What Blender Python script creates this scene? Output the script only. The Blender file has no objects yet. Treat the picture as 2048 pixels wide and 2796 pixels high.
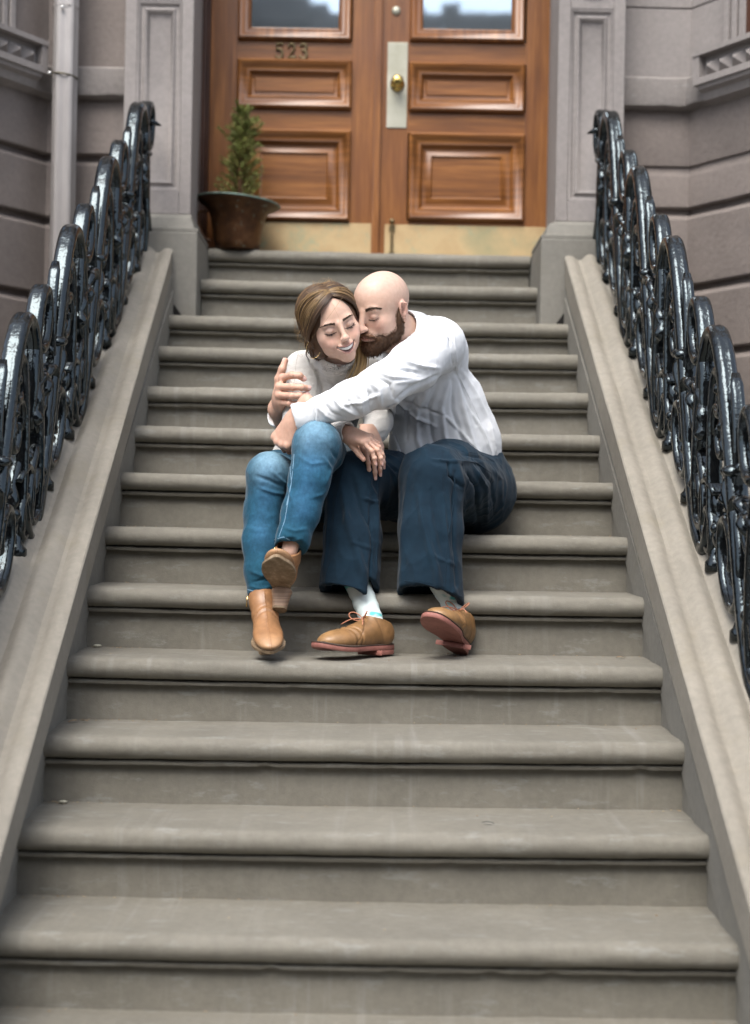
import bpy, bmesh, math, random
import numpy as np
from mathutils import Vector, Matrix, noise as mn
random.seed(7); rng = np.random.default_rng(7)
R = math.radians
scene = bpy.context.scene
COL = scene.collection
F = 4000.0; AL = 0.0185
CA, SA = math.cos(AL), math.sin(AL)
# the photograph is only a measuring aid: P turns a sighting (u, v) and a distance into metres
def P(u, v, Y):
    x = u - 1024.0; y = v - 1398.0
    return np.array([(x*CA + y*SA)*Y/F, Y, -(-x*SA + y*CA)*Y/F])

# ---------------------------------------------------------------- linking
def props(o, label=None, cat=None, group=None, kind=None):
    if label: o['label'] = label
    if cat: o['category'] = cat
    if group: o['group'] = group
    if kind: o['kind'] = kind
    return o
def thing(name, loc, label, cat, group=None):
    o = bpy.data.objects.new(name, None); o.empty_display_size = 0.1
    o.location = loc; COL.objects.link(o); props(o, label, cat, group)
    return o
def wloc(o):
    v = Vector(o.location)
    while o.parent: o = o.parent; v += Vector(o.location)
    return v
def mk(name, V, Fc, mat, parent=None, smooth=False, loc=None, auto=None, col=None, bev=None):
    V = np.asarray(V, dtype=np.float64).reshape(-1, 3)
    off = np.array(wloc(parent)) if parent else np.zeros(3)
    l = np.array(loc if loc is not None else off)
    me = bpy.data.meshes.new(name)
    me.from_pydata((V - l).tolist(), [], [tuple(int(i) for i in f) for f in Fc] if not isinstance(Fc, np.ndarray) else Fc.tolist())
    me.validate(); me.update()
    if isinstance(mat, (list, tuple)):
        for m in mat: me.materials.append(m)
    elif mat: me.materials.append(mat)
    if smooth or auto:
        me.polygons.foreach_set('use_smooth', [True]*len(me.polygons))
    if auto:
        me.set_sharp_from_angle(angle=R(auto))
    if col is not None:
        a = me.color_attributes.new('Col', 'FLOAT_COLOR', 'POINT')
        c = np.ones((len(me.vertices), 4), dtype=np.float32); c[:, :col.shape[1]] = col
        a.data.foreach_set('color', c.ravel())
    o = bpy.data.objects.new(name, me); COL.objects.link(o)
    if parent: o.parent = parent
    o.location = (l - off).tolist()
    if bev:
        m = o.modifiers.new('b', 'BEVEL'); m.width = bev; m.segments = 2; m.limit_method = 'ANGLE'; m.angle_limit = R(35)
    return o
class MB:
    def __init__(s): s.v = []; s.f = []
    def add(s, V, Fc):
        n = len(s.v); s.v.extend([tuple(map(float, p)) for p in V]); s.f.extend([tuple(int(i)+n for i in f) for f in Fc]); return s
    def box(s, x0, x1, y0, y1, z0, z1):
        V = [(x, y, z) for x in (x0, x1) for y in (y0, y1) for z in (z0, z1)]
        return s.add(V, [(0,1,3,2),(4,6,7,5),(0,4,5,1),(2,3,7,6),(0,2,6,4),(1,5,7,3)])
    def build(s, name, mat, parent=None, **k): return mk(name, s.v, s.f, mat, parent, **k)

def frames(path):
    path = np.asarray(path, float); n = len(path)
    T = np.gradient(path, axis=0); T /= np.linalg.norm(T, axis=1)[:, None] + 1e-12
    return path, T
def tube(path, rad, seg=10, up=None, prof=None, cap=True, closed=False):
    """sweep a section along a path; rad scalar/array or (ra, rb) arrays"""
    path, T = frames(path); n = len(path)
    rad = np.broadcast_to(np.asarray(rad, float), (n,)) if np.ndim(rad) < 2 else np.asarray(rad, float)
    if up is None:
        up = np.array([0, 0, 1.0]) if abs(T[0][2]) < .9 else np.array([1.0, 0, 0])
        fixed = False
    else: up = np.asarray(up, float); fixed = True
    if prof is None:
        a = np.linspace(0, 2*np.pi, seg, endpoint=False); prof = np.c_[np.cos(a), np.sin(a)]
    prof = np.asarray(prof); m = len(prof)
    V = np.zeros((n, m, 3)); N = up
    for i in range(n):
        if fixed: N = up
        N2 = N - T[i]*np.dot(N, T[i]); N2 /= np.linalg.norm(N2) + 1e-12
        if not fixed: N = N2
        B = np.cross(T[i], N2)
        r = rad[i]; ra, rb = (r, r) if np.ndim(r) == 0 else r
        V[i] = path[i] + prof[:, :1]*ra*N2 + prof[:, 1:]*rb*B
    Fc = []
    for i in range(n if closed else n-1):
        i2 = (i+1) % n
        for j in range(m):
            k = (j+1) % m; Fc.append((i*m+j, i*m+k, i2*m+k, i2*m+j))
    if cap and not closed:
        Fc.append(tuple(range(m-1, -1, -1))); Fc.append(tuple((n-1)*m + j for j in range(m)))
    return V.reshape(-1, 3), Fc
def lathe(prof, seg=32, c=(0, 0, 0), M=None):
    a = np.linspace(0, 2*np.pi, seg, endpoint=False); V = []
    for r, z in prof: V += [(r*math.cos(t), r*math.sin(t), z) for t in a]
    V = np.array(V)
    if M is not None: V = V @ np.array(M).T
    V = V + np.array(c); n = len(prof)
    Fc = [(i*seg+j, i*seg+(j+1) % seg, (i+1)*seg+(j+1) % seg, (i+1)*seg+j) for i in range(n-1) for j in range(seg)]
    Fc.append(tuple(range(seg-1, -1, -1))); Fc.append(tuple((n-1)*seg+j for j in range(seg)))
    return V, Fc
def sweep_plan(path, prof, side=1, close=True):
    """profile [(outward, z)] carried along a plan polyline with mitred corners; side=+1: outward is to the left of travel"""
    path = np.array(path, float); n = len(path)
    d = np.diff(path, axis=0); d /= np.linalg.norm(d, axis=1)[:, None]
    nm = np.c_[-d[:, 1], d[:, 0]]*side; V = []
    for i in range(n):
        if i == 0: m = nm[0]
        elif i == n-1: m = nm[-1]
        else:
            m = nm[i-1] + nm[i]; m /= np.linalg.norm(m); m = m/np.dot(m, nm[i])
        V += [(path[i][0]+m[0]*o, path[i][1]+m[1]*o, z) for o, z in prof]
    k = len(prof); Fc = []
    for i in range(n-1):
        for j in range(k if close else k-1):
            j2 = (j+1) % k; Fc.append((i*k+j, i*k+j2, (i+1)*k+j2, (i+1)*k+j))
    if close: Fc.append(tuple(range(k-1, -1, -1))); Fc.append(tuple((n-1)*k+j for j in range(k)))
    return V, Fc
def rings(x0, x1, z0, z1, y, steps, fill=True):
    """nested rectangular moulding; steps [(inset, towards viewer)]"""
    V = []; Fc = []
    for i, (a, h) in enumerate(steps):
        V += [(x0+a, y-h, z0+a), (x1-a, y-h, z0+a), (x1-a, y-h, z1-a), (x0+a, y-h, z1-a)]
        if i:
            for j in range(4):
                k = (j+1) % 4; Fc.append(((i-1)*4+j, (i-1)*4+k, i*4+k, i*4+j))
    if fill: n = len(steps)-1; Fc.append((n*4, n*4+1, n*4+2, n*4+3))
    return V, Fc

# ---------------------------------------------------------------- materials
class NT:
    def __init__(s, name):
        s.m = bpy.data.materials.new(name); s.m.use_nodes = True
        s.t = s.m.node_tree; s.b = s.t.nodes['Principled BSDF']
    def n(s, typ, **k):
        nd = s.t.nodes.new(typ)
        for a, v in k.items():
            if a in nd.inputs: nd.inputs[a].default_value = v
            else: setattr(nd, a, v)
        return nd
    def l(s, a, b): s.t.links.new(a, b)
    def coord(s, scale=(1, 1, 1)):
        c = s.n('ShaderNodeTexCoord'); m = s.n('ShaderNodeMapping'); m.inputs['Scale'].default_value = scale
        s.l(c.outputs['Object'], m.inputs['Vector']); return m.outputs[0]
    def noise(s, scale, detail=4, rough=.55, sc=(1, 1, 1)):
        nd = s.n('ShaderNodeTexNoise'); nd.inputs['Scale'].default_value = scale; nd.inputs['Detail'].default_value = detail
        nd.inputs['Roughness'].default_value = rough; s.l(s.coord(sc), nd.inputs['Vector']); return nd.outputs['Fac']
    def ramp(s, fac, pts):
        r = s.n('ShaderNodeValToRGB'); e = r.color_ramp.elements
        while len(e) > 1: e.remove(e[-1])
        e[0].position = pts[0][0]; e[0].color = (*pts[0][1], 1) if len(pts[0][1]) == 3 else pts[0][1]
        for p, c in pts[1:]:
            q = e.new(p); q.color = (*c, 1)
        s.l(fac, r.inputs[0]); return r.outputs[0]
    def mix(s, fac, a, b, mode='MIX'):
        m = s.n('ShaderNodeMix'); m.data_type = 'RGBA'; m.blend_type = mode
        for val, sock in ((fac, m.inputs[0]), (a, m.inputs[6]), (b, m.inputs[7])):
            if hasattr(val, 'is_output') or hasattr(val, 'links'): s.l(val, sock)
            else: sock.default_value = (*val, 1) if isinstance(val, tuple) and len(val) == 3 else val
        return m.outputs[2]
    def bump(s, h, strength=.3, dist=.003, prev=None):
        b = s.n('ShaderNodeBump'); b.inputs['Strength'].default_value = strength; b.inputs['Distance'].default_value = dist
        s.l(h, b.inputs['Height'])
        if prev: s.l(prev, b.inputs['Normal'])
        return b.outputs[0]
    def set(s, col=None, rough=None, metal=None, nrm=None, **k):
        for key, v in (('Base Color', col), ('Roughness', rough), ('Metallic', metal), ('Normal', nrm)):
            if v is None: continue
            if hasattr(v, 'is_output'): s.l(v, s.b.inputs[key])
            else: s.b.inputs[key].default_value = (*v, 1) if isinstance(v, tuple) and len(v) == 3 else v
        for a, v in k.items():
            s.b.inputs[a.replace('_', ' ')].default_value = v
        return s.m
def g(v): return (v, v, v)

def stone(name, base, vary=.12, fine=.35, wear=None, stain=None, rough=.8, drip=None):
    t = NT(name)
    n1 = t.noise(3.2, 5, .6); n2 = t.noise(45, 4, .6); n3 = t.noise(330, 2, .7)
    lo = tuple(c*(1-vary) for c in base); hi = tuple(min(1, c*(1+vary)) for c in base)
    c = t.ramp(n1, [(.3, lo), (.7, hi)])
    c = t.mix(.35, c, t.ramp(n2, [(.3, g(.38)), (.7, g(.62))]), 'OVERLAY')
    if wear:
        w = t.ramp(t.noise(9, 6, .7, (1, 3, 3)), [(.56, g(0)), (.66, g(1))])
        c = t.mix(t.mix(.5, g(0), w), c, wear)
    if stain:
        w = t.ramp(t.noise(5, 5, .65), [(.56, g(0)), (.72, g(1))])
        c = t.mix(t.mix(.55, g(0), w), c, stain)
    if drip:
        w = t.ramp(t.noise(1, 4, .6, (30, 1, 2.2)), [(.55, g(0)), (.72, g(1))]); w2 = t.ramp(t.noise(1.6, 2), [(.45, g(0)), (.6, g(1))])
        c = t.mix(t.mix(1.0, t.mix(.4, g(0), w), w2, 'MULTIPLY'), c, drip)
    b = t.bump(n2, fine*.6, .004); b = t.bump(n3, fine, .0016, b)
    return t.set(c, rough, 0, b, Specular_IOR_Level=.35)
M = {}
M['wall'] = stone('painted_brownstone', (.185, .158, .143), .13, .9, stain=(.14, .125, .12))
M['band'] = stone('rough_band_stone', (.215, .195, .182), .14, 1.0, wear=(.30, .29, .28))
M['trim'] = stone('smooth_trim_stone', (.236, .215, .204), .09, .4)
M['step'] = stone('painted_step_stone', (.158, .147, .121), .13, .6, wear=(.235, .235, .215), drip=(.25, .245, .225))
M['cheek'] = stone('cheek_stone', (.225, .206, .172), .10, .5, stain=(.21, .185, .135))
M['plinth'] = stone('plinth_stone', (.175, .167, .146), .12, .4, stain=(.16, .15, .12))
M['pave'] = stone('pavement_concrete', (.26, .25, .24), .15, .3)
M['asphalt'] = stone('asphalt', (.05, .05, .052), .2, .6)
M['brick'] = stone('far_brown_facade', (.038, .028, .026), .2, .4)
M['cornice'] = stone('far_cornice', (.06, .045, .04), .2, .3)
def wood():
    t = NT('varnished_oak')
    n1 = t.noise(6, 6, .65, (6, 1, .35)); n2 = t.noise(40, 5, .7, (5, 1, .15)); n3 = t.noise(3, 3, .5)
    c = t.ramp(n1, [(.25, (.090, .030, .007)), (.5, (.19, .070, .016)), (.75, (.31, .128, .034))])
    c = t.mix(.38, c, t.ramp(n2, [(.3, (.3, .3, .3)), (.65, (.6, .6, .6))]), 'OVERLAY')
    c = t.mix(t.mix(.4, g(0), t.ramp(n3, [(.5, g(0)), (.7, g(1))])), c, (.16, .06, .025))
    b = t.bump(n2, .25, .002)
    m = t.set(c, .36, 0, b, Specular_IOR_Level=.5); t.b.inputs['Coat Weight'].default_value = .25; t.b.inputs['Coat Roughness'].default_value = .25
    return m
M['wood'] = wood()
def woodh():
    t = NT('varnished_oak_rails')
    n1 = t.noise(6, 6, .65, (.35, 1, 6)); n2 = t.noise(40, 5, .7, (.15, 1, 5))
    c = t.ramp(n1, [(.25, (.095, .032, .007)), (.5, (.20, .075, .017)), (.75, (.33, .138, .037))])
    c = t.mix(.38, c, t.ramp(n2, [(.3, (.3, .3, .3)), (.65, (.6, .6, .6))]), 'OVERLAY')
    m = t.set(c, .36, 0, t.bump(n2, .25, .002)); t.b.inputs['Coat Weight'].default_value = .25; t.b.inputs['Coat Roughness'].default_value = .25
    return m
M['woodh'] = woodh()
t = NT('dark_frame_wood'); M['darkwood'] = t.set(t.ramp(t.noise(8, 4, .6, (4, 1, .4)), [(.3, (.035, .014, .008)), (.7, (.085, .034, .018))]), .4)
t = NT('aged_brass_plate')
c = t.ramp(t.noise(3.5, 5, .6), [(.3, (.34, .22, .10)), (.55, (.46, .34, .18)), (.75, (.30, .27, .15))])
c = t.mix(t.ramp(t.noise(9, 7, .8), [(.54, g(0)), (.66, g(.55))]), c, (.20, .31, .22))
M['kick'] = t.set(c, .6, .15, t.bump(t.noise(60, 3), .15, .001))
t = NT('dull_nickel_plate'); M['plate'] = t.set(t.ramp(t.noise(7, 5, .6), [(.3, (.36, .35, .27)), (.7, (.50, .49, .41))]), .42, .45)
t = NT('polished_brass'); M['brass'] = t.set((.55, .40, .13), .22, 1.0)
t = NT('old_brass_digits'); M['digit'] = t.set(t.ramp(t.noise(50, 3), [(.3, (.10, .075, .035)), (.7, (.22, .17, .09))]), .45, .6)
t = NT('door_glass'); M['glass'] = t.set((.42, .50, .56), .03, .85, t.bump(t.noise(5, 2), .05, .002))
t = NT('far_window_glass'); M['farglass'] = t.set((.02, .025, .03), .15)
t = NT('black_gloss_iron')
n = t.noise(90, 3, .6); n2 = t.noise(22, 3, .5)
c = t.ramp(n, [(.3, (.0025, .003, .0035)), (.7, (.006, .006, .006))])
b = t.bump(n2, .55, .010); b = t.bump(n, .35, .003, b)
t.b.inputs['Specular Tint'].default_value = (.72, .91, 1, 1); M['iron'] = t.set(c, .11, 0, b, Specular_IOR_Level=.5); t.b.inputs['Coat Weight'].default_value = .15; t.b.inputs['Coat Roughness'].default_value = .08; t.b.inputs['Coat IOR'].default_value = 1.5
t = NT('painted_downpipe'); M['pipe'] = t.set(t.ramp(t.noise(12, 4, .6, (1, 1, .3)), [(.3, (.27, .252, .243)), (.7, (.34, .32, .31))]), .5, 0, t.bump(t.noise(60, 3), .15, .001))
t = NT('wire_strap'); M['wire'] = t.set((.10, .085, .05), .4, .6)
t = NT('zinc_screw'); M['zinc'] = t.set((.7, .7, .68), .3, .9)
t = NT('patinated_copper')
c = t.ramp(t.noise(9, 6, .7), [(.3, (.022, .010, .005)), (.52, (.075, .032, .012)), (.72, (.15, .072, .03))])
c = t.mix(t.ramp(t.noise(30, 5, .7), [(.62, g(0)), (.72, g(.6))]), c, (.30, .42, .36))
M['copper'] = t.set(c, .40, .55, t.bump(t.noise(20, 4), .4, .004))
t = NT('verdigris_rim'); M['verdigris'] = t.set(t.ramp(t.noise(30, 4), [(.3, (.06, .085, .07)), (.7, (.15, .22, .19))]), .6, .2)
t = NT('needles'); M['needle'] = t.set(t.ramp(t.noise(25, 3), [(.25, (.07, .105, .02)), (.5, (.17, .20, .045)), (.75, (.32, .31, .09))]), .6)
t = NT('twig_bark'); M['bark'] = t.set(t.ramp(t.noise(60, 3), [(.3, (.10, .05, .02)), (.7, (.22, .12, .06))]), .8)
t = NT('potting_soil'); M['soil'] = t.set(t.ramp(t.noise(80, 3), [(.3, (.015, .010, .007)), (.7, (.05, .035, .022))]), .95)
t = NT('leaf_litter'); M['litter'] = t.set(t.ramp(t.noise(60, 3), [(.3, (.16, .09, .045)), (.7, (.38, .31, .2))]), .8)
t = NT('grey_pebble'); M['pebble'] = t.set(t.ramp(t.noise(90, 3), [(.3, (.26, .25, .19)), (.7, (.45, .43, .34))]), .8)
t = NT('dark_leaf'); M['darkleaf'] = t.set((.04, .045, .04), .7)

# ================================================================ STOOP
# sightings of each nosing: lower shadow line left/right, end of the tread left/right
NZ = {12: (566.7, 721, 1447, 742), 11: (547, 807.5, 1467, 831), 10: (456, 907, 1556, 933.5), 9: (424.7, 995, 1583, 1020),
      8: (391, 1107.5, 1613, 1127), 7: (355.4, 1218.5, 1647, 1246), 6: (317, 1350, 1683.6, 1379), 5: (273, 1502, 1725, 1533),
      4: (227.5, 1671, 1775, 1703), 3: (174, 1868, 1826.6, 1897.6), 2: (110, 2090, 1876, 2110), 1: (36, 2346, 1946.5, 2372), 0: (-45, 2641, 2025, 2678)}
def YN(k): return 3.19 + .2815*k
TH = .075; QP = .045
LV = {}
for k, (a, b, c, d) in NZ.items():
    pl = P(a, b, YN(k)); pr = P(c, d, YN(k)); LV[k] = (pl[0], pl[2]+TH, pr[0], pr[2]+TH)
for k in (-1, -2, -3): LV[k] = (LV[0][0]+.003*k, LV[0][1]+.1735*k, LV[0][2], LV[0][3]+.1735*k)
GZ = LV[-3][1] - .17
def top(k, x):
    l = LV[k]; t = (x-l[0])/(l[2]-l[0]); return l[1]+(l[3]-l[1])*t
stoop = thing('stoop', (0, YN(0), LV[0][1]), 'broad flight of worn painted stone steps with rounded nosings', 'staircase')
for k in range(-3, 13):
    xl, zl, xr, zr = LV[k]
    q = [(-.36 if k < 12 else -.5, -.002), (.006, 0)]
    for a in np.linspace(90, -72, 11): q.append((.017+.028*math.cos(R(a)), -.029+.029*math.sin(R(a))))
    q += [(.006, -.0565), (.005, -.0605), (.018, -.0625), (.0225, -.067), (.020, -.0735), (-.004, -.0755), (-.002, -.1)]
    zb = -.19 if k > -3 else -.18
    q += [(0, -.14), (0, zb), (-.36 if k < 12 else -.5, zb)]
    nx = 64; V = []; m = len(q)
    pad = .03 if k < 11 else 0.0
    xs = np.linspace(xl-pad*.6, xr+pad*.6, nx)
    chips = [(random.uniform(.05, .95), random.uniform(.006, .02), random.uniform(.003, .008)) for _ in range(10)]
    for i, x in enumerate(xs):
        tt = (x-xl)/(xr-xl)
        sag = -.0035*math.sin(math.pi*min(1, max(0, tt)))
        for j, (a, z) in enumerate(q):
            n_ = mn.noise(Vector((x*9, k*7.3, j*.35)))*.0020 + mn.noise(Vector((x*38, k*3.1, j*.8)))*.0012
            dz = sag + n_; dq = n_*1.2
            if 13 <= j <= 17:
                for c0, w, h in chips:
                    if abs(tt-c0) < w*.5: dq -= h*.5*(1-abs(tt-c0)/(w*.5)); dz += h*.6*(1-abs(tt-c0)/(w*.5))
            V.append((x, YN(k)+QP-a-dq, top(k, x)+z+(dz if z > -.12 else 0)))
    Fc = [(i*m+j, (i+1)*m+j, (i+1)*m+(j+1) % m, i*m+(j+1) % m) for i in range(nx-1) for j in range(m)]
    Fc += [tuple(range(m)), tuple((nx-1)*m+j for j in range(m-1, -1, -1))]
    mk('step', V, Fc, M['step'], stoop, auto=40)

def cap_z(Y): return -.938 + .6124*(Y-3.19) + .2 + .009
CAP = {-1: lambda Y: -.7977-.0262*(Y-3.398), 1: lambda Y: .797-.0063*(Y-3.07)}
def face_x(s, Y):
    return (-.842-.0095*(Y-3.47)) if s < 0 else (.8175-.0117*(Y-3.2))
for s in (-1, 1):
    nm = ('left' if s < 0 else 'right')
    w = thing('stair_wall', (s*1.0, 4.5, GZ), 'moulded sloping stone side wall of the stoop, on the %s, below the %s' % (('left', 'iron railing near the downpipe') if s < 0 else ('right', 'iron railing away from the plant pot')), 'low wall', 'stair side walls')
    # cap moulding
    pr = [(.05, -.115), (.002, -.105), (0, -.004), (.004, 0), (.020, .003), (.036, .001), (.048, -.008), (.058, -.013), (.070, -.012), (.082, -.002), (.094, .007), (.108, .010), (.120, .007), (.130, -.001), (.140, -.006),
          (.150, -.003), (.160, .008), (.172, .020), (.190, .026), (.30, .034), (.315, .0), (.40, -.01), (.43, -.02), (.43, -.115), (.38, -.125)]
    ys = np.linspace(2.2, 6.16, 60); V = []; m = len(pr)
    for Y in ys:
        x0 = CAP[s](Y)
        for j, (d, z) in enumerate(pr):
            n_ = mn.noise(Vector((Y*6, s*3, j*.4)))*.0016
            V.append((x0+s*(d)+n_*.5, Y, cap_z(Y)+z*1.15+n_))
    Fc = [(i*m+j, i*m+(j+1) % m, (i+1)*m+(j+1) % m, (i+1)*m+j) for i in range(len(ys)-1) for j in range(m)]
    Fc += [tuple(range(m)), tuple((len(ys)-1)*m+j for j in range(m-1, -1, -1))]
    mk('coping', V, Fc, M['cheek'], w, auto=32)
    b = MB(); ys = np.linspace(2.24, 6.14, 12); V = []
    for Y in ys:
        xi = face_x(s, Y); xo = CAP[s](Y)+s*.39; z1 = cap_z(Y)-.10
        V += [(xi, Y, GZ-.05), (xi, Y, z1), (xo, Y, z1), (xo, Y, GZ-.05)]
    Fc = [(i*4+j, i*4+(j+1) % 4, (i+1)*4+(j+1) % 4, (i+1)*4+j) for i in range(len(ys)-1) for j in range(4)] + [(0, 1, 2, 3), tuple((len(ys)-1)*4+j for j in (3, 2, 1, 0))]
    mk('wall_body', V, Fc, M['cheek'] if False else M['plinth'], w)
    # raised skirting band on the inner face, parallel with the slope
    V = []
    for Y in ys:
        xi = face_x(s, Y)-s*.006; V += [(xi, Y, cap_z(Y)-.30), (xi+s*.02, Y, cap_z(Y)-.30), (xi+s*.02, Y, cap_z(Y)-.17), (xi, Y, cap_z(Y)-.165)]
    Fc = [(i*4+j, i*4+(j+1) % 4, (i+1)*4+(j+1) % 4, (i+1)*4+j) for i in range(len(ys)-1) for j in range(4)] + [(0, 1, 2, 3), tuple((len(ys)-1)*4+j for j in (3, 2, 1, 0))]
    mk('string_band', V, Fc, M['plinth'], w)

# ================================================================ HOUSE
LZ = LV[12][1]*.5+LV[12][3]*.5
YD = 6.85; YP = 6.30; YW = 6.45
house = thing('brownstone_house', (0, YW, GZ), 'taupe painted brownstone facade with bays, pilasters and a double oak door', 'house')
ZT = 5.2
wall_prof = []
def courses(joints, z0, z1, depth=.028):
    p = [(0, z0)]
    for zj, dp in joints:
        p += [(0, zj-.040), (-dp*.35, zj-.026), (-dp, zj-.012), (-dp, zj+.010), (-dp*.15, zj+.012), (0, zj+.018)]
    p += [(0, z1)]
    return p
PXL0 = P(341, 120, YP)[0]; PXL1 = P(530, 0, YP)[0]; PXR0 = P(1527, 0, YP)[0]; PXR1 = P(1710, 0, YP)[0]
BR = [(1.352, YW), (1.352+.62, YW-.98), (3.4, YW-.98)]
BL = [(-1.475, YW), (-1.475-.62, YW-.98), (-3.4, YW-.98)]
jr = [(-1.0, .028), (-.68, .028), (-.38, .028), (-.10, .028), (.16, .028), (.445, .028), (.72, .028), (1.012, .028), (1.350, .03), (1.535, .012)]
jl = [(-1.0, .028), (-.68, .028), (-.38, .028), (-.05, .028), (.27, .028), (.59, .03), (.925, .03), (1.262, .035), (1.540, .035)]
ZB0, ZB1 = 1.80, 1.93
def wobble(V, a=.002, f=7):
    return [(x+mn.noise(Vector((x*f, y*f, z*f)))*a, y+mn.noise(Vector((x*f+9, y*f, z*f)))*a, z+mn.noise(Vector((x*f, y*f+5, z*f)))*a) for x, y, z in V]
def dense(path, n):
    out = []
    for a, b in zip(path[:-1], path[1:]):
        L = math.dist(a, b); k = max(1, int(L*n))
        for i in range(k): out.append((a[0]+(b[0]-a[0])*i/k, a[1]+(b[1]-a[1])*i/k))
    out.append(path[-1]); return out
for side, path, jj in ((1, [(PXR1-.1, YW)]+BR, jr), (-1, [(PXL0+.1, YW)]+BL, jl)):
    pp = dense(path, 18)
    V, Fc = sweep_plan(pp, [(o, z) for o, z in courses(jj, GZ-.1, ZB0)] + [(-.25, ZB0), (-.25, GZ-.1)], side=-side)
    mk('lower_wall', wobble(V), Fc, M['wall'], house, auto=30)
    V, Fc = sweep_plan(pp, [(.0, ZB0-.012), (.046, ZB0), (.05, ZB0+.01), (.046, ZB1-.012), (.03, ZB1), (-.2, ZB1), (-.2, ZB0-.012)], side=-side)
    mk('water_table', wobble(V, .006, 16), Fc, M['band'], house, auto=35)
    up = [(0, ZB1+.0005), (0, 2.232), (-.006, 2.236), (-.006, 2.243), (0, 2.247), (0, 2.75), (-.006, 2.754), (0, 2.76), (0, ZT), (-.25, ZT), (-.25, ZB1+.0005)]
    V, Fc = sweep_plan(pp, up, side=-side)
    mk('upper_wall', wobble(V), Fc, M['trim'] if side > 0 else M['wall'], house, auto=35)
# bay window: sill block with nail-head row, architrave and sash
def bayframe(side):
    a = np.array(BR[0] if side > 0 else BL[0]); b = np.array(BR[1] if side > 0 else BL[1])
    d = (b-a)/np.linalg.norm(b-a); n = np.array([-d[1], d[0]])
    if n[0]*side > 0: n = -n
    return a, d, n
def bp(side, t, o, z):
    a, d, n = bayframe(side); q = a+d*t+n*o; return (q[0], q[1], z)
for side in (1, -1):
    t0, t1 = (.118, 1.02) if side > 0 else (.10, 1.02)
    zs0, zs1 = (1.855, 2.0) if side > 0 else (1.86, 2.0)
    def bb(mb, t0, t1, o0, o1, z0, z1):
        V = [bp(side, t, o, z) for t in (t0, t1) for o in (o0, o1) for z in (z0, z1)]
        mb.add(V, [(0,1,3,2),(4,6,7,5),(0,4,5,1),(2,3,7,6),(0,2,6,4),(1,5,7,3)])
    win = mk('window', *(lambda m: (m.v, m.f))((lambda m: (bb(m, .34, .98, -.03, .0045, 2.03, 4.0), m)[1])(MB())), M['glass'], house)
    m = MB()
    bb(m, t0, t1, 0, .105, zs1-.022, zs1); bb(m, t0, t1, 0, .10, zs0, zs0+.028); bb(m, t0, t0+.035, 0, .10, zs0+.028, zs1-.022); bb(m, t1-.03, t1, 0, .10, zs0+.028, zs1-.022)
    bb(m, t0+.035, t1-.03, 0, .062, zs0+.028, zs1-.022)
    n = 11; w = (t1-t0-.085)/n; za, zb = zs0+.034, zs1-.04
    for i in range(n):
        q0 = t0+.045+i*w
        V = [bp(side, q0, .062, za), bp(side, q0+w, .062, za), bp(side, q0+w, .062, zb), bp(side, q0, .062, zb), bp(side, q0+w/2, .098, (za+zb)/2)]
        m.add(V, [(0, 1, 4), (1, 2, 4), (2, 3, 4), (3, 0, 4)])
    # corbelled underside
    V = []
    for t in (t0+.02, t1):
        V += [bp(side, t, 0, zs0-.075), bp(side, t, .05, zs0-.06), bp(side, t, .062, zs0-.03), bp(side, t, .085, zs0-.018), bp(side, t, .09, zs0), bp(side, t, 0, zs0)]
    m.add(V, [(0,1,2,3,4,5), (11,10,9,8,7,6)] + [(j, (j+1) % 6, 6+(j+1) % 6, 6+j) for j in range(6)])
    m.build('window_sill', M['trim'], win)
    m = MB()
    for (u0, u1, o) in ((.235, .262, .042), (.262, .272, .022), (.272, .30, .034), (.30, .31, .018), (.31, .345, .028)):
        bb(m, u0, u1, 0, o, zs1+.002, 4.1); bb(m, 1.315-u1-.0, 1.315-u0, 0, o, zs1+.002, 4.1)
    bb(m, .345, .97, 0, .026, 3.95, 4.1)
    m.build('window_surround', M['trim'], win, bev=.003)
    m = MB(); bb(m, .345, .38, .005, .02, 2.003, 3.95); bb(m, .935, .97, .005, .02, 2.003, 3.95); bb(m, .38, .935, .005, .018, 2.003, 2.05); bb(m, .38, .935, .005, .018, 2.9, 2.94)
    m.build('sash', M['darkwood'], win)

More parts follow.
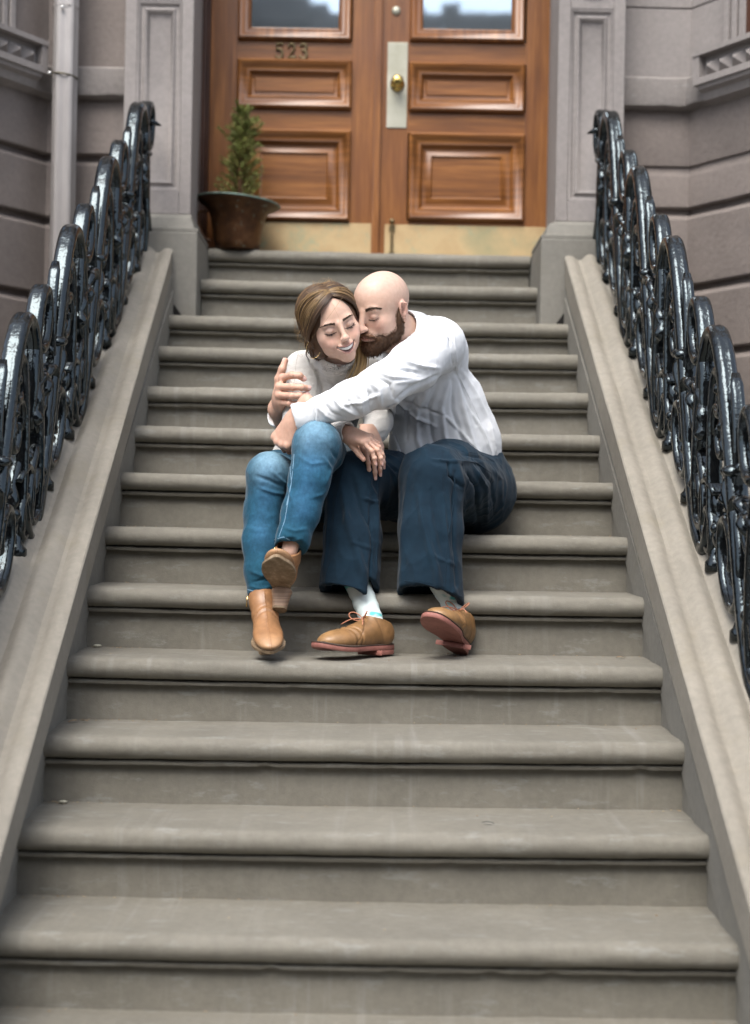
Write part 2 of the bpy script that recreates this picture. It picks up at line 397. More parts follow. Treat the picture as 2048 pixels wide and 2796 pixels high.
# pilasters with sunk panels
ZSH0, ZSH1 = LZ+.002, P(1510, 604, YP)[2]
for side in (-1, 1):
    x0, x1 = (PXL0, PXL1) if side < 0 else (PXR0, PXR1)
    zt = 3.9
    zp0 = P(1620, 549, YP)[2] if side > 0 else P(430, 520, YP)[2]
    zp1 = P(1620, 25, YP)[2] if side > 0 else P(430, 2, YP)[2]
    m = MB(); ox0, ox1 = x0+.052, x1-.05
    m.box(x0, ox0, YP, YW+.1, ZSH1, zt); m.box(ox1, x1, YP, YW+.1, ZSH1, zt); m.box(ox0, ox1, YP, YW+.1, ZSH1, zp0); m.box(ox0, ox1, YP, YW+.1, zp1, zp1+.13); m.box(ox0, ox1, YP, YW+.1, zp1+1.3, zt)
    pil = m.build('pilaster', M['trim'], house, bev=.004)
    st = [(0, 0), (.010, -.004), (.016, -.014), (.026, -.014), (.034, -.004), (.040, -.006), (.046, -.020), (.054, -.024)]
    m = MB(); m.add(*rings(ox0, ox1, zp0, zp1, YP, st)); m.add(*rings(ox0, ox1, zp1+.13, zp1+1.3, YP, st))
    # segmental drop above the panel head
    m.build('sunk_panel', M['trim'], pil, auto=50)
    cx = (ox0+ox1)/2; rr = (ox1-ox0)/2*.78
    arc = [(cx+rr*math.cos(a), YP-.006, zp1+.105+rr*.85*math.sin(a)*.75) for a in np.linspace(math.pi, 2*math.pi, 24)]
    V, Fc = tube(arc, np.full(24, .009), 8); m = MB(); m.add(V, Fc)
    arc = [(cx+rr*.72*math.cos(a), YP-.003, zp1+.105+rr*.6*math.sin(a)*.75) for a in np.linspace(math.pi, 2*math.pi, 20)]
    V, Fc = tube(arc, np.full(20, .006), 8); m.add(V, Fc)
    m.build('carved_arc', M['trim'], pil, smooth=True)
    # shoulder between plinth and pilaster
    e = .048; pi_ = (-.77 if side < 0 else .68)
    xin = x1 if side < 0 else x0; xout = x0 if side < 0 else x1
    V = []
    for (xi, xo, yf, z) in ((pi_, xout+side*.09, 6.185, LZ+.0005), (pi_, xout+side*.09, 6.185, LZ+.014), (pi_+side*.02, xout+side*.07, 6.205, LZ+.02), (pi_+side*.035, xout+side*.05, 6.225, ZSH1-.028),
                            (xin-side*.008, xout+side*.012, YP-.012, ZSH1-.006), (xin, xout, YP, ZSH1)):
        V += [(xi, yf, z), (xo, yf, z), (xo, YW+.12, z), (xi, YW+.12, z)]
    Fc = [(i*4+j, i*4+(j+1) % 4, (i+1)*4+(j+1) % 4, (i+1)*4+j) for i in range(5) for j in range(4)] + [(3, 2, 1, 0), (20, 21, 22, 23)]
    mk('pilaster_base', V, Fc, M['plinth'], pil, auto=30)
    m = MB(); xa, xb = sorted((pi_, xout+side*.12)); m.box(xa, xb, 6.175, YW+.3, GZ, LZ-.002)
    m.build('plinth', M['plinth'], house, bev=.006)
    # reveal: splayed jamb from pilaster edge to door plane
    xd = P(555, 0, YD)[0] if side < 0 else P(1504, 0, YD)[0]
    V = [(xin, YP+.001, LZ), (xd, YD+.06, LZ), (xin+side*.3, YD+.06, LZ), (xin+side*.3, YP+.16, LZ)]
    V = V + [(x, y, zt) for x, y, z in V]
    mk('door_reveal', V, [(0,1,5,4),(1,2,6,5),(2,3,7,6),(3,0,4,7),(0,3,2,1),(4,5,6,7)], M['trim'], house)
m = MB(); m.box(PXL0-.05, PXR1+.05, YP-.06, YW+.5, 3.9, ZT); m.build('lintel', M['trim'], house, bev=.01)
m = MB(); m.box(-3.4, 3.4, YW+.5, YW+.8, GZ, ZT+3); m.build('inner_wall', M['wall'], house)
m = MB(); m.box(-3.6, 3.6, YW-.2, YW+.9, ZT, ZT+4.5); m.build('upper_storey', M['wall'], house)
# landing behind the top nosing
m = MB(); m.box(-.95, .90, YN(12)+QP+.05, YD+.12, LZ-.3, LZ-.004); m.build('landing', M['step'], stoop)
# thin solid plates painted black as gap shade, plinth corners beside the tenth step
M['gapshade'] = NT('painted_gap_shade').set((.006, .005, .004), .95)
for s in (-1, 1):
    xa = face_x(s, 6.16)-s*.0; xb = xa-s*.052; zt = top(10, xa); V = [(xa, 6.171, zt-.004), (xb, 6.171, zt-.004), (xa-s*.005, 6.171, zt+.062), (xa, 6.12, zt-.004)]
    V = [(xa, y, z) if False else (x, y, z) for x, y, z in V]; mk('gap_shade_plate', [(xa+s*.01, 6.170, zt-.003), (xb, 6.170, zt-.003), (xa-s*.004, 6.170, zt+.064), (xa+s*.01, 6.1745, zt-.003), (xb, 6.1745, zt-.003), (xa-s*.004, 6.1745, zt+.064)], [(0, 1, 2), (5, 4, 3), (0, 3, 4, 1), (1, 4, 5, 2), (2, 5, 3, 0)], M['gapshade'], stoop)

# ---- doors
def D(u, v): q = P(u, v, YD); return q[0], q[2]
zd0 = LZ+.002; zd1 = 3.55
dl0 = P(572, 300, YD)[0]; dmid = P(1030, 350, YD)[0]; dr1 = P(1502, 300, YD)[0]
ST = [(0, -.002), (.001, .020), (.010, .027), (.020, .022), (.026, .012), (.040, .006), (.052, .008), (.060, .000), (.066, -.012), (.078, -.014), (.082, -.008), (.090, -.008)]
def leaf(x0, x1, name_label, win, midp, low, stile_u):
    ob = None
    Yf = YD
    wins = [win, midp, low]
    px0 = min(w[0] for w in wins); px1 = max(w[1] for w in wins)
    m = MB(); m.box(x0, px0, Yf, Yf+.05, zd0, zd1); m.box(px1, x1, Yf, Yf+.05, zd0, zd1)
    d = m.build('door', M['wood'], house, bev=.002)
    if name_label: d['label'] = name_label
    m = MB()
    zs = [zd0, low[2], low[3], midp[2], midp[3], win[2], win[3], zd1]
    for i in (0, 2, 4, 6): m = MB(); m.box(px0, px1, Yf+.0015, Yf+.05, zs[i], zs[i+1]); m.build('rail', M['woodh'], d)
    V, Fc = rings(midp[0], midp[1], midp[2], midp[3], Yf, ST)
    mk('panel', V, Fc, M['woodh'], d, auto=45)
    S2 = ST[:-2] + [(.084, -.012), (.096, -.006), (.104, -.002), (.112, -.010), (.118, -.010)]
    V, Fc = rings(low[0], low[1], low[2], low[3], Yf, S2)
    mk('panel', V, Fc, M['woodh'], d, auto=45)
    V, Fc = rings(win[0], win[1], win[2], win[3], Yf, ST[:8], fill=False)
    mk('glazing_moulding', V, Fc, M['wood'], d, auto=45)
    m = MB(); m.box(win[0]+.055, win[1]-.055, Yf+.008, Yf+.016, win[2]+.055, win[3]-.055)
    m.build('glass', M['glass'], d)
    return d
def rect(u0, u1, v0, v1, z1=None):
    a = D(u0, v1); b = D(u1, v0); return [a[0], b[0], (D((u0+u1)/2, v1)[1]), z1 if z1 else D((u0+u1)/2, v0)[1]]
wl = rect(650, 961, 0, 111, 3.35); ml = rect(648, 961, 164, 297); ll = rect(645, 958, 355, 602)
wr = rect(1119, 1433, 0, 115, 3.35); mr = rect(1117, 1433, 174, 307); lr = rect(1113, 1433, 366, 604)
dL = leaf(dl0, dmid-.012, 'left door leaf with brass numbers 523', wl, ml, ll, 0)
dR = leaf(dmid+.012, dr1, 'right door leaf with brass knob and lock plate', wr, mr, lr, 0)
# astragal where the leaves meet
m = MB(); m.box(dmid-.019, dmid+.017, YD-.018, YD+.05, zd0, zd1); m.build('astragal', M['wood'], dL, bev=.006)
# frame at the left and head
m = MB(); m.box(P(552, 300, YD)[0]-.03, dl0-.012, YD-.05, YD+.05, LZ+.001, 3.7); m.box(dl0-.0118, dl0-.002, YD-.02, YD+.05, LZ+.001, 3.7); m.box(dr1+.002, dr1+.03, YD-.004, YD+.05, LZ+.001, 3.7); m.box(dl0-.02, dr1+.02, YD-.04, YD+.05, zd1+.002, 3.9)
m.build('door_frame', M['darkwood'], house, bev=.004)
def plate(name, u0, u1, v0, v1, mat, par, th=.004, zmin=None):
    a = D(u0, v1); b = D(u1, v0); m = MB(); m.box(a[0], b[0], YD-th, YD-.0005, (zmin if zmin else a[1]), b[1]); return m.build(name, mat, par, bev=.0015)
plate('kick_plate', 600, 1018, 611, 676, M['kick'], dL, zmin=zd0+.004)
plate('kick_plate', 1049, 1490, 621, 690, M['kick'], dR, zmin=zd0+.004)
plate('lock_plate', 1055, 1114, 117, 349, M['plate'], dR, .005)
kx, kz = D(1085, 231)
ROTY = np.array([[1, 0, 0], [0, 0, -1], [0, 1, 0]])  # lathe axis z -> -y
V, Fc = lathe([(.034, 0), (.034, .006), (.024, .010), (.014, .014), (.012, .030), (.020, .036), (.028, .046), (.029, .056), (.024, .066), (.012, .070), (.001, .071)], 32, (kx, YD-.005, kz), ROTY)
mk('door_knob', V, Fc, M['brass'], dR, smooth=True)
bx, bz = D(1082, 30)
V, Fc = lathe([(.021, 0), (.021, .004), (.016, .009), (.008, .012), (.001, .013)], 24, (bx, YD-.0005, bz), ROTY)
mk('lock_cylinder', V, Fc, M['plate'], dR, smooth=True)
fx, fz0 = D(1069, 676); _, fz1 = D(1069, 606)
m = MB(); m.add(*tube([(fx, YD-.012, zd0+.01), (fx, YD-.012, fz1)], np.full(2, .006), 10)); m.box(fx-.013, fx+.013, YD-.010, YD-.0045, fz1-.045, fz1-.02); m.box(fx-.013, fx+.013, YD-.010, YD-.0045, zd0+.02, zd0+.045)
m.build('foot_bolt', M['digit'], dR)
m = MB(); m.add(*lathe([(.001, -.010), (.010, -.006), (.012, 0), (.010, .008), (.001, .012)], 14, (fx, YD-.016, fz1)))
m.build('bolt_knob', M['digit'], dR, smooth=True)
# numerals 523
def arcpts(cx, cz, rx, rz, a0, a1, n=14): return [(cx+rx*math.cos(R(a)), cz+rz*math.sin(R(a))) for a in np.linspace(a0, a1, n)]
G5 = [[(.66, 1.0), (.18, 1.0), (.14, .58)] + arcpts(.38, .33, .33, .31, 130, -150, 18), [(.18, .97), (.70, .94)]]
G2 = [arcpts(.38, .72, .28, .26, 170, -40, 16) + [(.12, .06)], [(.08, .05), (.40, .10), (.72, .03), (.76, .14)]]
G3 = [arcpts(.36, .75, .27, .22, 160, -85, 14) + [(.30, .53)], [(.34, .53)] + arcpts(.36, .27, .33, .27, 85, -160, 18)]
for gl, u in ((G5, 751), (G2, 785), (G3, 818)):
    x, z = D(u, 161); h = D(u, 119)[1]-z; m = MB()
    for st in gl:
        n = len(st); pts = [(x+a*h*.66, YD-.006, z+b*h) for a, b in st]
        w = np.array([.0036+.0028*math.sin(math.pi*i/(n-1)) for i in range(n)])
        V, Fc = tube(pts, np.c_[np.full(n, .005), w], 8, up=(0, 1, 0)); m.add(V, Fc)
        for e in (pts[0], pts[-1]): m.add(*lathe([(.001, -.005), (.0045, -.003), (.0055, 0), (.0045, .003), (.001, .005)], 8, e))
    m.build('house_number', M['digit'], dL, smooth=True)

# ---- downpipe on the left bay corner
pc = [P(177, 0, 6.28), P(170, 600, 6.28)]
x_t, x_b = P(177, 0, 6.28)[0], P(169, 640, 6.28)[0]
pr = [(math.cos(a)*(1+.10*math.cos(5*a+.6)), math.sin(a)*(1+.10*math.cos(5*a+.6))) for a in np.linspace(0, 2*math.pi, 60, endpoint=False)]
V, Fc = tube([(x_t+.006, 6.31, ZT), (x_t, 6.31, 1.75), (x_b, 6.31, GZ+.1)], np.full(3, .050), prof=pr, up=(0, 1, 0))
pipe = mk('downpipe', V, Fc, M['pipe'], house, smooth=True)
def ringz(cx, cy, z, r, t, tilt=0): return tube([(cx+r*math.cos(a), cy+r*math.sin(a), z+tilt*math.cos(a)) for a in np.linspace(0, 2*math.pi, 40, endpoint=False)], np.full(40, t), 8, closed=True)
zs = P(176, 204, 6.28)[2]; V, Fc = ringz(x_t-.004, 6.31, zs, .056, .0035, -.006); mk('pipe_strap', V, Fc, M['wire'], pipe, smooth=True)
V, Fc = ringz(x_t, 6.31, P(176, 16, 6.28)[2], .0535, .002); mk('pipe_joint', V, Fc, M['pipe'], pipe, smooth=True)
for u, v in ((170, 19), (135, 199)):
    q = P(u, v, 6.25); V, Fc = lathe([(.001, -.008), (.006, -.005), (.0085, 0), (.006, .005), (.001, .008)], 12, q); mk('screw', V, Fc, M['zinc'], pipe, smooth=True)
q0, q1 = P(228, 208, 6.38), P(236, 206, 6.44)

# ================================================================ RAILINGS
def spiral(c, r0, r1, a0, turns, n=40, squash=1.0):
    out = []
    for i in range(n):
        t = i/(n-1); a = R(a0)+turns*2*math.pi*t; r = r0+(r1-r0)*t**.8
        out.append((c[0]+r*math.cos(a), c[1]+squash*r*math.sin(a)))
    return out
def bez(p, n=24):
    p = [np.array(q, float) for q in p]; out = []
    for t in np.linspace(0, 1, n):
        q = p
        while len(q) > 1: q = [a*(1-t)+b*t for a, b in zip(q[:-1], q[1:])]
        out.append(tuple(q[0]))
    return out
# section: wide across, thin in plane, reeded on its broad faces
flute = []
for a in np.linspace(0, 2*math.pi, 28, endpoint=False):
    c_, s_ = math.cos(a), math.sin(a); e = .85
    x = math.copysign(abs(c_)**e, c_); y = math.copysign(abs(s_)**e, s_)
    flute.append((x, y*(1-.16*math.exp(-(x/.22)**2)*(1 if abs(y) > .5 else 0)) if abs(y) > .3 else y))
def rail_unit(kind):
    """strokes in unit coordinates: s runs down the slope, n vertical above the coping"""
    k = kind % 2; e = .02*k
    return [('arch', bez([(-.06, -.03), (-.10, .36), (-.04, .78), (.16, .86), (.32, .66), (.33, .26), (.44, -.20), (.68, -.12), (.70, .20)], 64), .037, .030),
            ('arch', bez([(.62, .30), (.60, .66), (.48, .74), (.38, .60), (.40, .44), (.50, .42), (.55, .50)], 54), .031, .028),
            ('scroll', bez([(.12, .0), (.08, .30), (.02, .58), (.15, .68), (.27, .56), (.22, .40), (.13, .46)], 44), .026, .023),
            ('scroll', spiral((.30, .165), .150, .030, 70+20*k, -1.35, 48, 1.15), .026, .024),
            ('curl', spiral((.55, .10+e), .110, .024, 100, -1.3, 40, 1.1), .024, .025), ('curl', spiral((.08, .115), .105, .022, 60, 1.3, 40, 1.15), .022, .024),
            ('curl', spiral((.50, .33-e), .085, .020, -60, 1.2, 32, 1.2), .020, .022), ('curl', spiral((.19, .40-e), .080, .018, 200, -1.2, 30, 1.2), .018, .022),
            ('tendril', bez([(.30, .62), (.40, .48), (.36, .30), (.24, .24)], 20), .017, .018)]
def build_rail(side):
    X0, X1 = (-1.012, -.992) if side < 0 else (.968, .925)
    def RX(Y): return X0+(X1-X0)*(Y-3.8)/(6.2-3.8)
    root = thing('stair_railing', (RX(4.4), 4.4, cap_z(4.4)), 'glossy black scrolled cast iron railing on the %s' % ('left stair wall, nearest the downpipe' if side < 0 else 'right stair wall, farthest from the plant pot'), 'railing', 'cast iron stair railings')
    L = .60; y = 6.05; i = 0 if side < 0 else 1
    def W(s, n, ybase, ox=0):
        Y = ybase - s
        return (RX(Y)+side*ox, Y, cap_z(Y)-.008+n*(1.07 if n > 0 else 1))
    def stroke(pts, th, wd, yb, name, ox=0):
        n = len(pts); q = [W(s, v, yb, ox) for s, v in pts]; tt = np.linspace(0, 1, n); pf = np.clip(np.minimum(tt, 1-tt)*7+.45, 0, 1)
        V, Fc = tube(q, np.c_[np.full(n, wd)*np.clip(pf+.2, 0, 1), th*.60*pf], up=(1, 0, 0), prof=flute)
        mk(name, V, Fc, M['iron'], root, smooth=True)
    def ball(mb, s, n, yb, r, ox=0, sq=1):
        pr = [(max(.0005, r*math.cos(a)), r*sq*math.sin(a)) for a in np.linspace(-math.pi/2, math.pi/2, 9)]; V, Fc = lathe(pr, 12, W(s, n, yb, ox)); mb.add(V, Fc)
    rr = random.Random(5 if side < 0 else 11)
    while y > 2.75:
        yb = y
        for nm, pts, th, wd in rail_unit(i): stroke(pts, th, wd, yb, nm)
        for (s, n, r) in ((.20, .13, .026), (.52, .11, .026), (.19, .50, .026), (.34, .22, .022), (.50, .34, .022), (.31, .42, .020), (.55, .52, .022), (.08, .22, .020)):
            s += rr.uniform(-.02, .02); n += rr.uniform(-.02, .02); mb = MB(); ball(mb, s, n, yb, r, 0, 1.15); ball(mb, s+.018, n-.022, yb, r*.7, .014); ball(mb, s-.016, n+.018, yb, r*.65, -.012); mb.build('bud', M['iron'], root, smooth=True)
        for (s0, n0, a0, ln, ox) in ((.10, .10, 60, .19, .014), (.52, .33, 115, .17, -.012), (.33, .12, 20, .15, .012), (.02, .30, 80, .16, -.014), (.42, .42, 60, .15, .014), (.24, .47, 250, .14, 0), (.20, .26, 330, .14, .012), (.36, .40, 190, .13, -.012)):
            s0 += rr.uniform(-.02, .02); a0 += rr.uniform(-15, 15); mb = MB(); nn = 14; pts = []; wv = []
            for j in range(nn):
                t = j/(nn-1); a = R(a0+80*t*t); pts.append((s0+math.cos(a)*ln*t, n0+math.sin(a)*ln*t)); wv.append(.011+.020*abs(math.sin(t*math.pi*3.2))*(1-t*.6))
            V, Fc = tube([W(s, v, yb, ox) for s, v in pts], np.c_[np.array(wv)*1.1, np.array(wv)*.6], 10, up=(1, 0, 0)); mb.add(V, Fc); ball(mb, pts[-1][0], pts[-1][1], yb, .015, ox)
            mb.build('leaf', M['iron'], root, smooth=True)
        for s in (.12, .40):
            V, Fc = lathe([(.030, -.02), (.030, .006), (.022, .014), (.016, .03), (.014, .06)], 14, W(s, .03, yb)); mk('foot', V, Fc, M['iron'], root, smooth=True)
        y -= L; i += 1
    stroke(spiral((.085, .47), .105, .03, -20, 1.15, 40, 1.35), .024, .030, 6.24, 'end_scroll'); stroke(bez([(.18, .40), (.16, .2), (.04, .12), (.04, .0)], 20), .024, .028, 6.24, 'end_scroll')
    c = W(.07, .50, 6.24); e = (c[0]-side*.060, c[1]+.01, c[2]-.01); V, Fc = tube([c, ((c[0]+e[0])/2, c[1], c[2]), e], np.array([.018, .014, .003]), 8); mk('thorn', V, Fc, M['iron'], root, smooth=True)
for s in (-1, 1): build_rail(s)

# ================================================================ POT AND CONIFER
pcx, pcy = P(648, 640, 6.62)[0], 6.63
pb = LZ+.001
pot = thing('plant_pot', (pcx, pcy, pb), 'brown patinated copper pot with a wide flared rim beside the left door jamb', 'pot')
tilt = np.array(Matrix.Rotation(R(4.5), 3, 'Y'))
h = P(640, 552, 6.6)[2]-pb
prof = [(.0005, 0), (.088, 0), (.098, .006), (.104, .03), (.112, .09), (.121, .14), (.133, h-.045), (.150, h-.022), (.178, h-.006), (.187, h+.002), (.188, h+.006), (.184, h+.008), (.165, h+.003), (.14, h-.012), (.124, h-.035), (.118, h-.06), (.0005, h-.06)]
def copperpot(pr, c):
    V, Fc = lathe(pr, 56, (0, 0, 0)); V = np.array(V)
    zz = V[:, 2]/h; V[:, 2] += np.clip(zz, 0, 1)**4*(-.085*(V[:, 0])-.004*np.sin(3*np.arctan2(V[:, 1], V[:, 0])))
    V[:, 0] += .004*np.sin(5*V[:, 2]*20)*0
    return V+np.array(c), Fc
V, Fc = copperpot(prof, (pcx, pcy, pb)); mk('pot_body', V, Fc, M['copper'], pot, smooth=True)
rim = [(.1875*math.cos(a), .1875*math.sin(a), h+.004-.085*.1875*math.cos(a)) for a in np.linspace(0, 2*math.pi, 60, endpoint=False)]
V, Fc = tube(np.array(rim)+np.array([pcx, pcy, pb]), np.full(60, .0045), 8, closed=True); mk('rolled_rim', V, Fc, M['verdigris'], pot, smooth=True)
hp = bez([(-.135, h-.05), (-.20, h-.03), (-.175, h*.45), (-.150, .03), (-.115, .035)], 24)
V, Fc = tube([(pcx+a, pcy-.055, pb+b) for a, b in hp], np.c_[np.full(24, .014), np.full(24, .007)], 10, up=(0, 1, 0)); mk('handle', V, Fc, M['copper'], pot, smooth=True)
V, Fc = lathe([(.0005, h-.040), (.116, h-.044), (.12, h-.06)], 30, (pcx, pcy, pb)); mk('soil', V, Fc, M['soil'], pot)
tb = pb+h-.045; th = P(668, 290, 6.6)[2]-tb
tx = P(655, 500, 6.62)[0]
tree = thing('dwarf_conifer', (tx, pcy, tb), 'small upright green conifer growing in the copper pot', 'plant')
m = MB(); m.add(*tube([(tx, pcy, tb-.01), (tx+.008, pcy, tb+th*.5), (tx+.018, pcy, tb+th)], np.array([.008, .006, .002]), 8)); m.build('stem', M['bark'], tree, smooth=True)
mb = MB(); tw = MB()
def needles(mb, a, b, n, ln):
    a = np.array(a); b = np.array(b); d = b-a; L = np.linalg.norm(d); d = d/L
    u = np.cross(d, rng.normal(size=3)); u /= np.linalg.norm(u); v = np.cross(d, u)
    for i in range(n):
        t = rng.random(); p = a+(b-a)*t; an = rng.random()*2*math.pi
        o = (u*math.cos(an)+v*math.sin(an))*.8+d*.75; o /= np.linalg.norm(o); l = ln*(.6+.6*rng.random())
        w = np.cross(o, rng.normal(size=3)); w /= np.linalg.norm(w); w *= .0013
        mb.add([p-w, p+w, p+o*l+w*.4, p+o*l-w*.4], [(0, 1, 2, 3)])
for i in range(230):
    t = rng.random()**.85; ang = rng.random()*2*math.pi
    wid = (.088*(1-t)**.6+.018)*(.40+.85*rng.random())
    if t > .93: wid = .015
    lean = .018*t
    p0 = np.array([tx+lean*.6, pcy, tb+th*t*.97]); up_ = .045+.05*rng.random()
    p1 = p0+np.array([math.cos(ang)*wid, math.sin(ang)*wid, up_*(.6+.4*(1-t))])
    if p1[2] > tb+th: p1[2] = tb+th*.99
    tw.add(*tube([p0, (p0+p1)/2+np.array([0, 0, -.008]), p1], np.array([.0018, .0014, .0008]), 5))
    needles(mb, p0+(p1-p0)*.25, p1+(p1-p0)*.12, 58, .016)
for (dx, t, l) in ((-.11, .17, .07), (-.10, .72, .06), (.10, .78, .05), (.10, .35, .07), (-.02, 1.0, .04)):
    p1 = np.array([tx+dx, pcy-.03, tb+th*t+l*.6]); p0 = np.array([tx+dx*.35, pcy, tb+th*t-.02]); tw.add(*tube([p0, p1], np.array([.0018, .001]), 5)); needles(mb, p0, p1, 150, .014)
tw.build('twigs', M['bark'], tree); mb.build('foliage', M['needle'], tree)

# ================================================================ small things lying on the steps
def pebble(u, v, k, r, mat, name, label, cat):
    Y = YN(k+1)+QP-.03; z = top(k, 0); q = P(u, v, Y); V, Fc = lathe([(max(.0003, math.cos(a)), math.sin(a)*.55) for a in np.linspace(-math.pi/2, math.pi/2, 8)], 10)
    V = np.array(V)*r; V[:, 0] *= 1.6; V += rng.normal(size=V.shape)*r*.04
    mk(name, V+np.array([q[0], Y, top(k, q[0])+r*.5]), Fc, mat, smooth=True, loc=(q[0], Y, top(k, q[0]))); return props(bpy.data.objects[-1] if False else COL.objects[-1], label, cat)
pebble(266, 1773, 3, .0085, M['pebble'], 'pebble', 'grey pebble in the left corner of the step under the shoes', 'pebble')
pebble(172, 2198, 1, .0075, M['pebble'], 'pebble', 'pale pebble by the left stair wall on the third step from the bottom', 'pebble')
def leafy(u, v, Y, k, L, w, rz, mat, label):
    q = P(u, v, Y); n = 7; V = []
    for i in range(n):
        t = i/(n-1)-.5; ww = w*(1-(2*t)**2)+.0004
        for sgn in (-1, 0, 1): V.append((t*L, sgn*ww, .001+.0015*abs(sgn)+.0015*math.cos(t*5)))
    Fc = [(i*3+j, i*3+j+1, (i+1)*3+j+1, (i+1)*3+j) for i in range(n-1) for j in range(2)]
    V = np.array(V) @ np.array(Matrix.Rotation(rz, 3, 'Z')).T + np.array([q[0], Y, top(k, q[0])+.002])
    o = mk('dead_leaf', V, Fc, mat, smooth=True, loc=(q[0], Y, top(k, q[0])+.001)); props(o, label, 'leaf')
leafy(1332, 2281, 3.585, 1, .030, .0035, -.25, M['darkleaf'], 'small dark curled leaf lying alone near the right of a low step')
leafy(200, 1963, 4.0, 2, .03, .006, .5, M['litter'], 'brown leaf scrap in the left corner two steps below the shoes')
leafy(232, 1966, 4.01, 2, .02, .005, -.2, M['litter'], 'tiny tan leaf scrap just right of the brown scrap in the same corner')
leafy(1695, 1801, 4.28, 3, .03, .006, .2, M['litter'], 'brown leaf scrap near the right stair wall on the step under the shoes')

mb = MB()
for i in range(260):
    k = random.choice([-1, 0, 0, 1, 1, 2, 2, 3, 3, 4, 5, 6]); xl, _, xr, _ = LV[k]
    x = xl+.01+abs(random.gauss(0, .10)) if random.random() < .5 else random.uniform(xl+.02, xr-.02)
    if random.random() < .15: x = xr-.01-abs(random.gauss(0, .06))
    Y = YN(k+1)+QP-.006-abs(random.gauss(0, .012)) if random.random() < .75 else random.uniform(YN(k)+.06, YN(k+1)+QP-.01); r = random.uniform(.0008, .0024)
    V, Fc = lathe([(.0002, -.5), (.8, -.2), (1, .1), (.5, .5), (.0002, .6)], 6); V = np.array(V)*r; V[:, 0] *= random.uniform(.8, 2.2); mb.add(V+np.array([x, Y, top(k, x)-.002+r*.4]), Fc)
o = mb.build('grit', M['litter']); props(o, kind='stuff')
# ================================================================ GROUND, STREET, OPPOSITE HOUSES
def slab(name, x0, x1, y0, y1, z0, z1, mat):
    m = MB(); m.box(x0, x1, y0, y1, z0, z1); o = m.build(name, mat); props(o, kind='structure'); return o
slab('ground', -60, 60, -60, 30, GZ-.9, GZ-.30, M['asphalt'])
slab('pavement', -40, 40, -1.2, 7.2, GZ-.29, GZ-.01, M['pave'])
slab('road', -40, 40, -9.0, -1.2, GZ-.29, GZ-.14, M['asphalt'])
slab('far_pavement', -40, 40, -14, -9.0, GZ-.29, GZ-.01, M['pave'])
hs = [(-14.2, -7.4, 8.6), (-7.35, -1.3, 8.98), (-1.25, 1.0, 8.64), (1.05, 3.6, 8.68), (3.65, 9.5, 8.95), (9.6, 15.5, 8.2)]
tones = ['first from the far end', 'wide lower', 'tall narrow', 'narrow low', 'broad', 'last']
for i, (a, b, hh) in enumerate(hs):
    y = -12.0; w = thing('row_house', ((a+b)/2, y, GZ), 'brown row house across the street, %s in its row' % tones[i], 'house', 'row houses across the street')
    m = MB(); m.box(a, b, y-6, y, GZ-.2, hh-.5); m.build('wall', M['brick'], w)
    m = MB(); m.box(a, b, y-6, y+.35, hh-.498, hh); m.build('cornice', M['cornice'], w)
    for cx, cw, ch in ((a+.12, .16, .24), (b-.5, .22, .2)):
        m = MB(); m.box(cx-cw, cx+cw, y-.5, y+.1, hh+.001, hh+ch); m.build('chimney', M['brick'], w)
    n = max(2, int((b-a)/1.3)); ww = (b-a)/n
    for f in range(3):
        for j in range(n):
            m = MB(); cx = a+ww*(j+.5); z0 = GZ+1.6+f*2.7; m.box(cx-.38, cx+.38, y+.002, y+.06, z0, z0+1.6); m.build('window', M['farglass'], w)
slab_ch = None
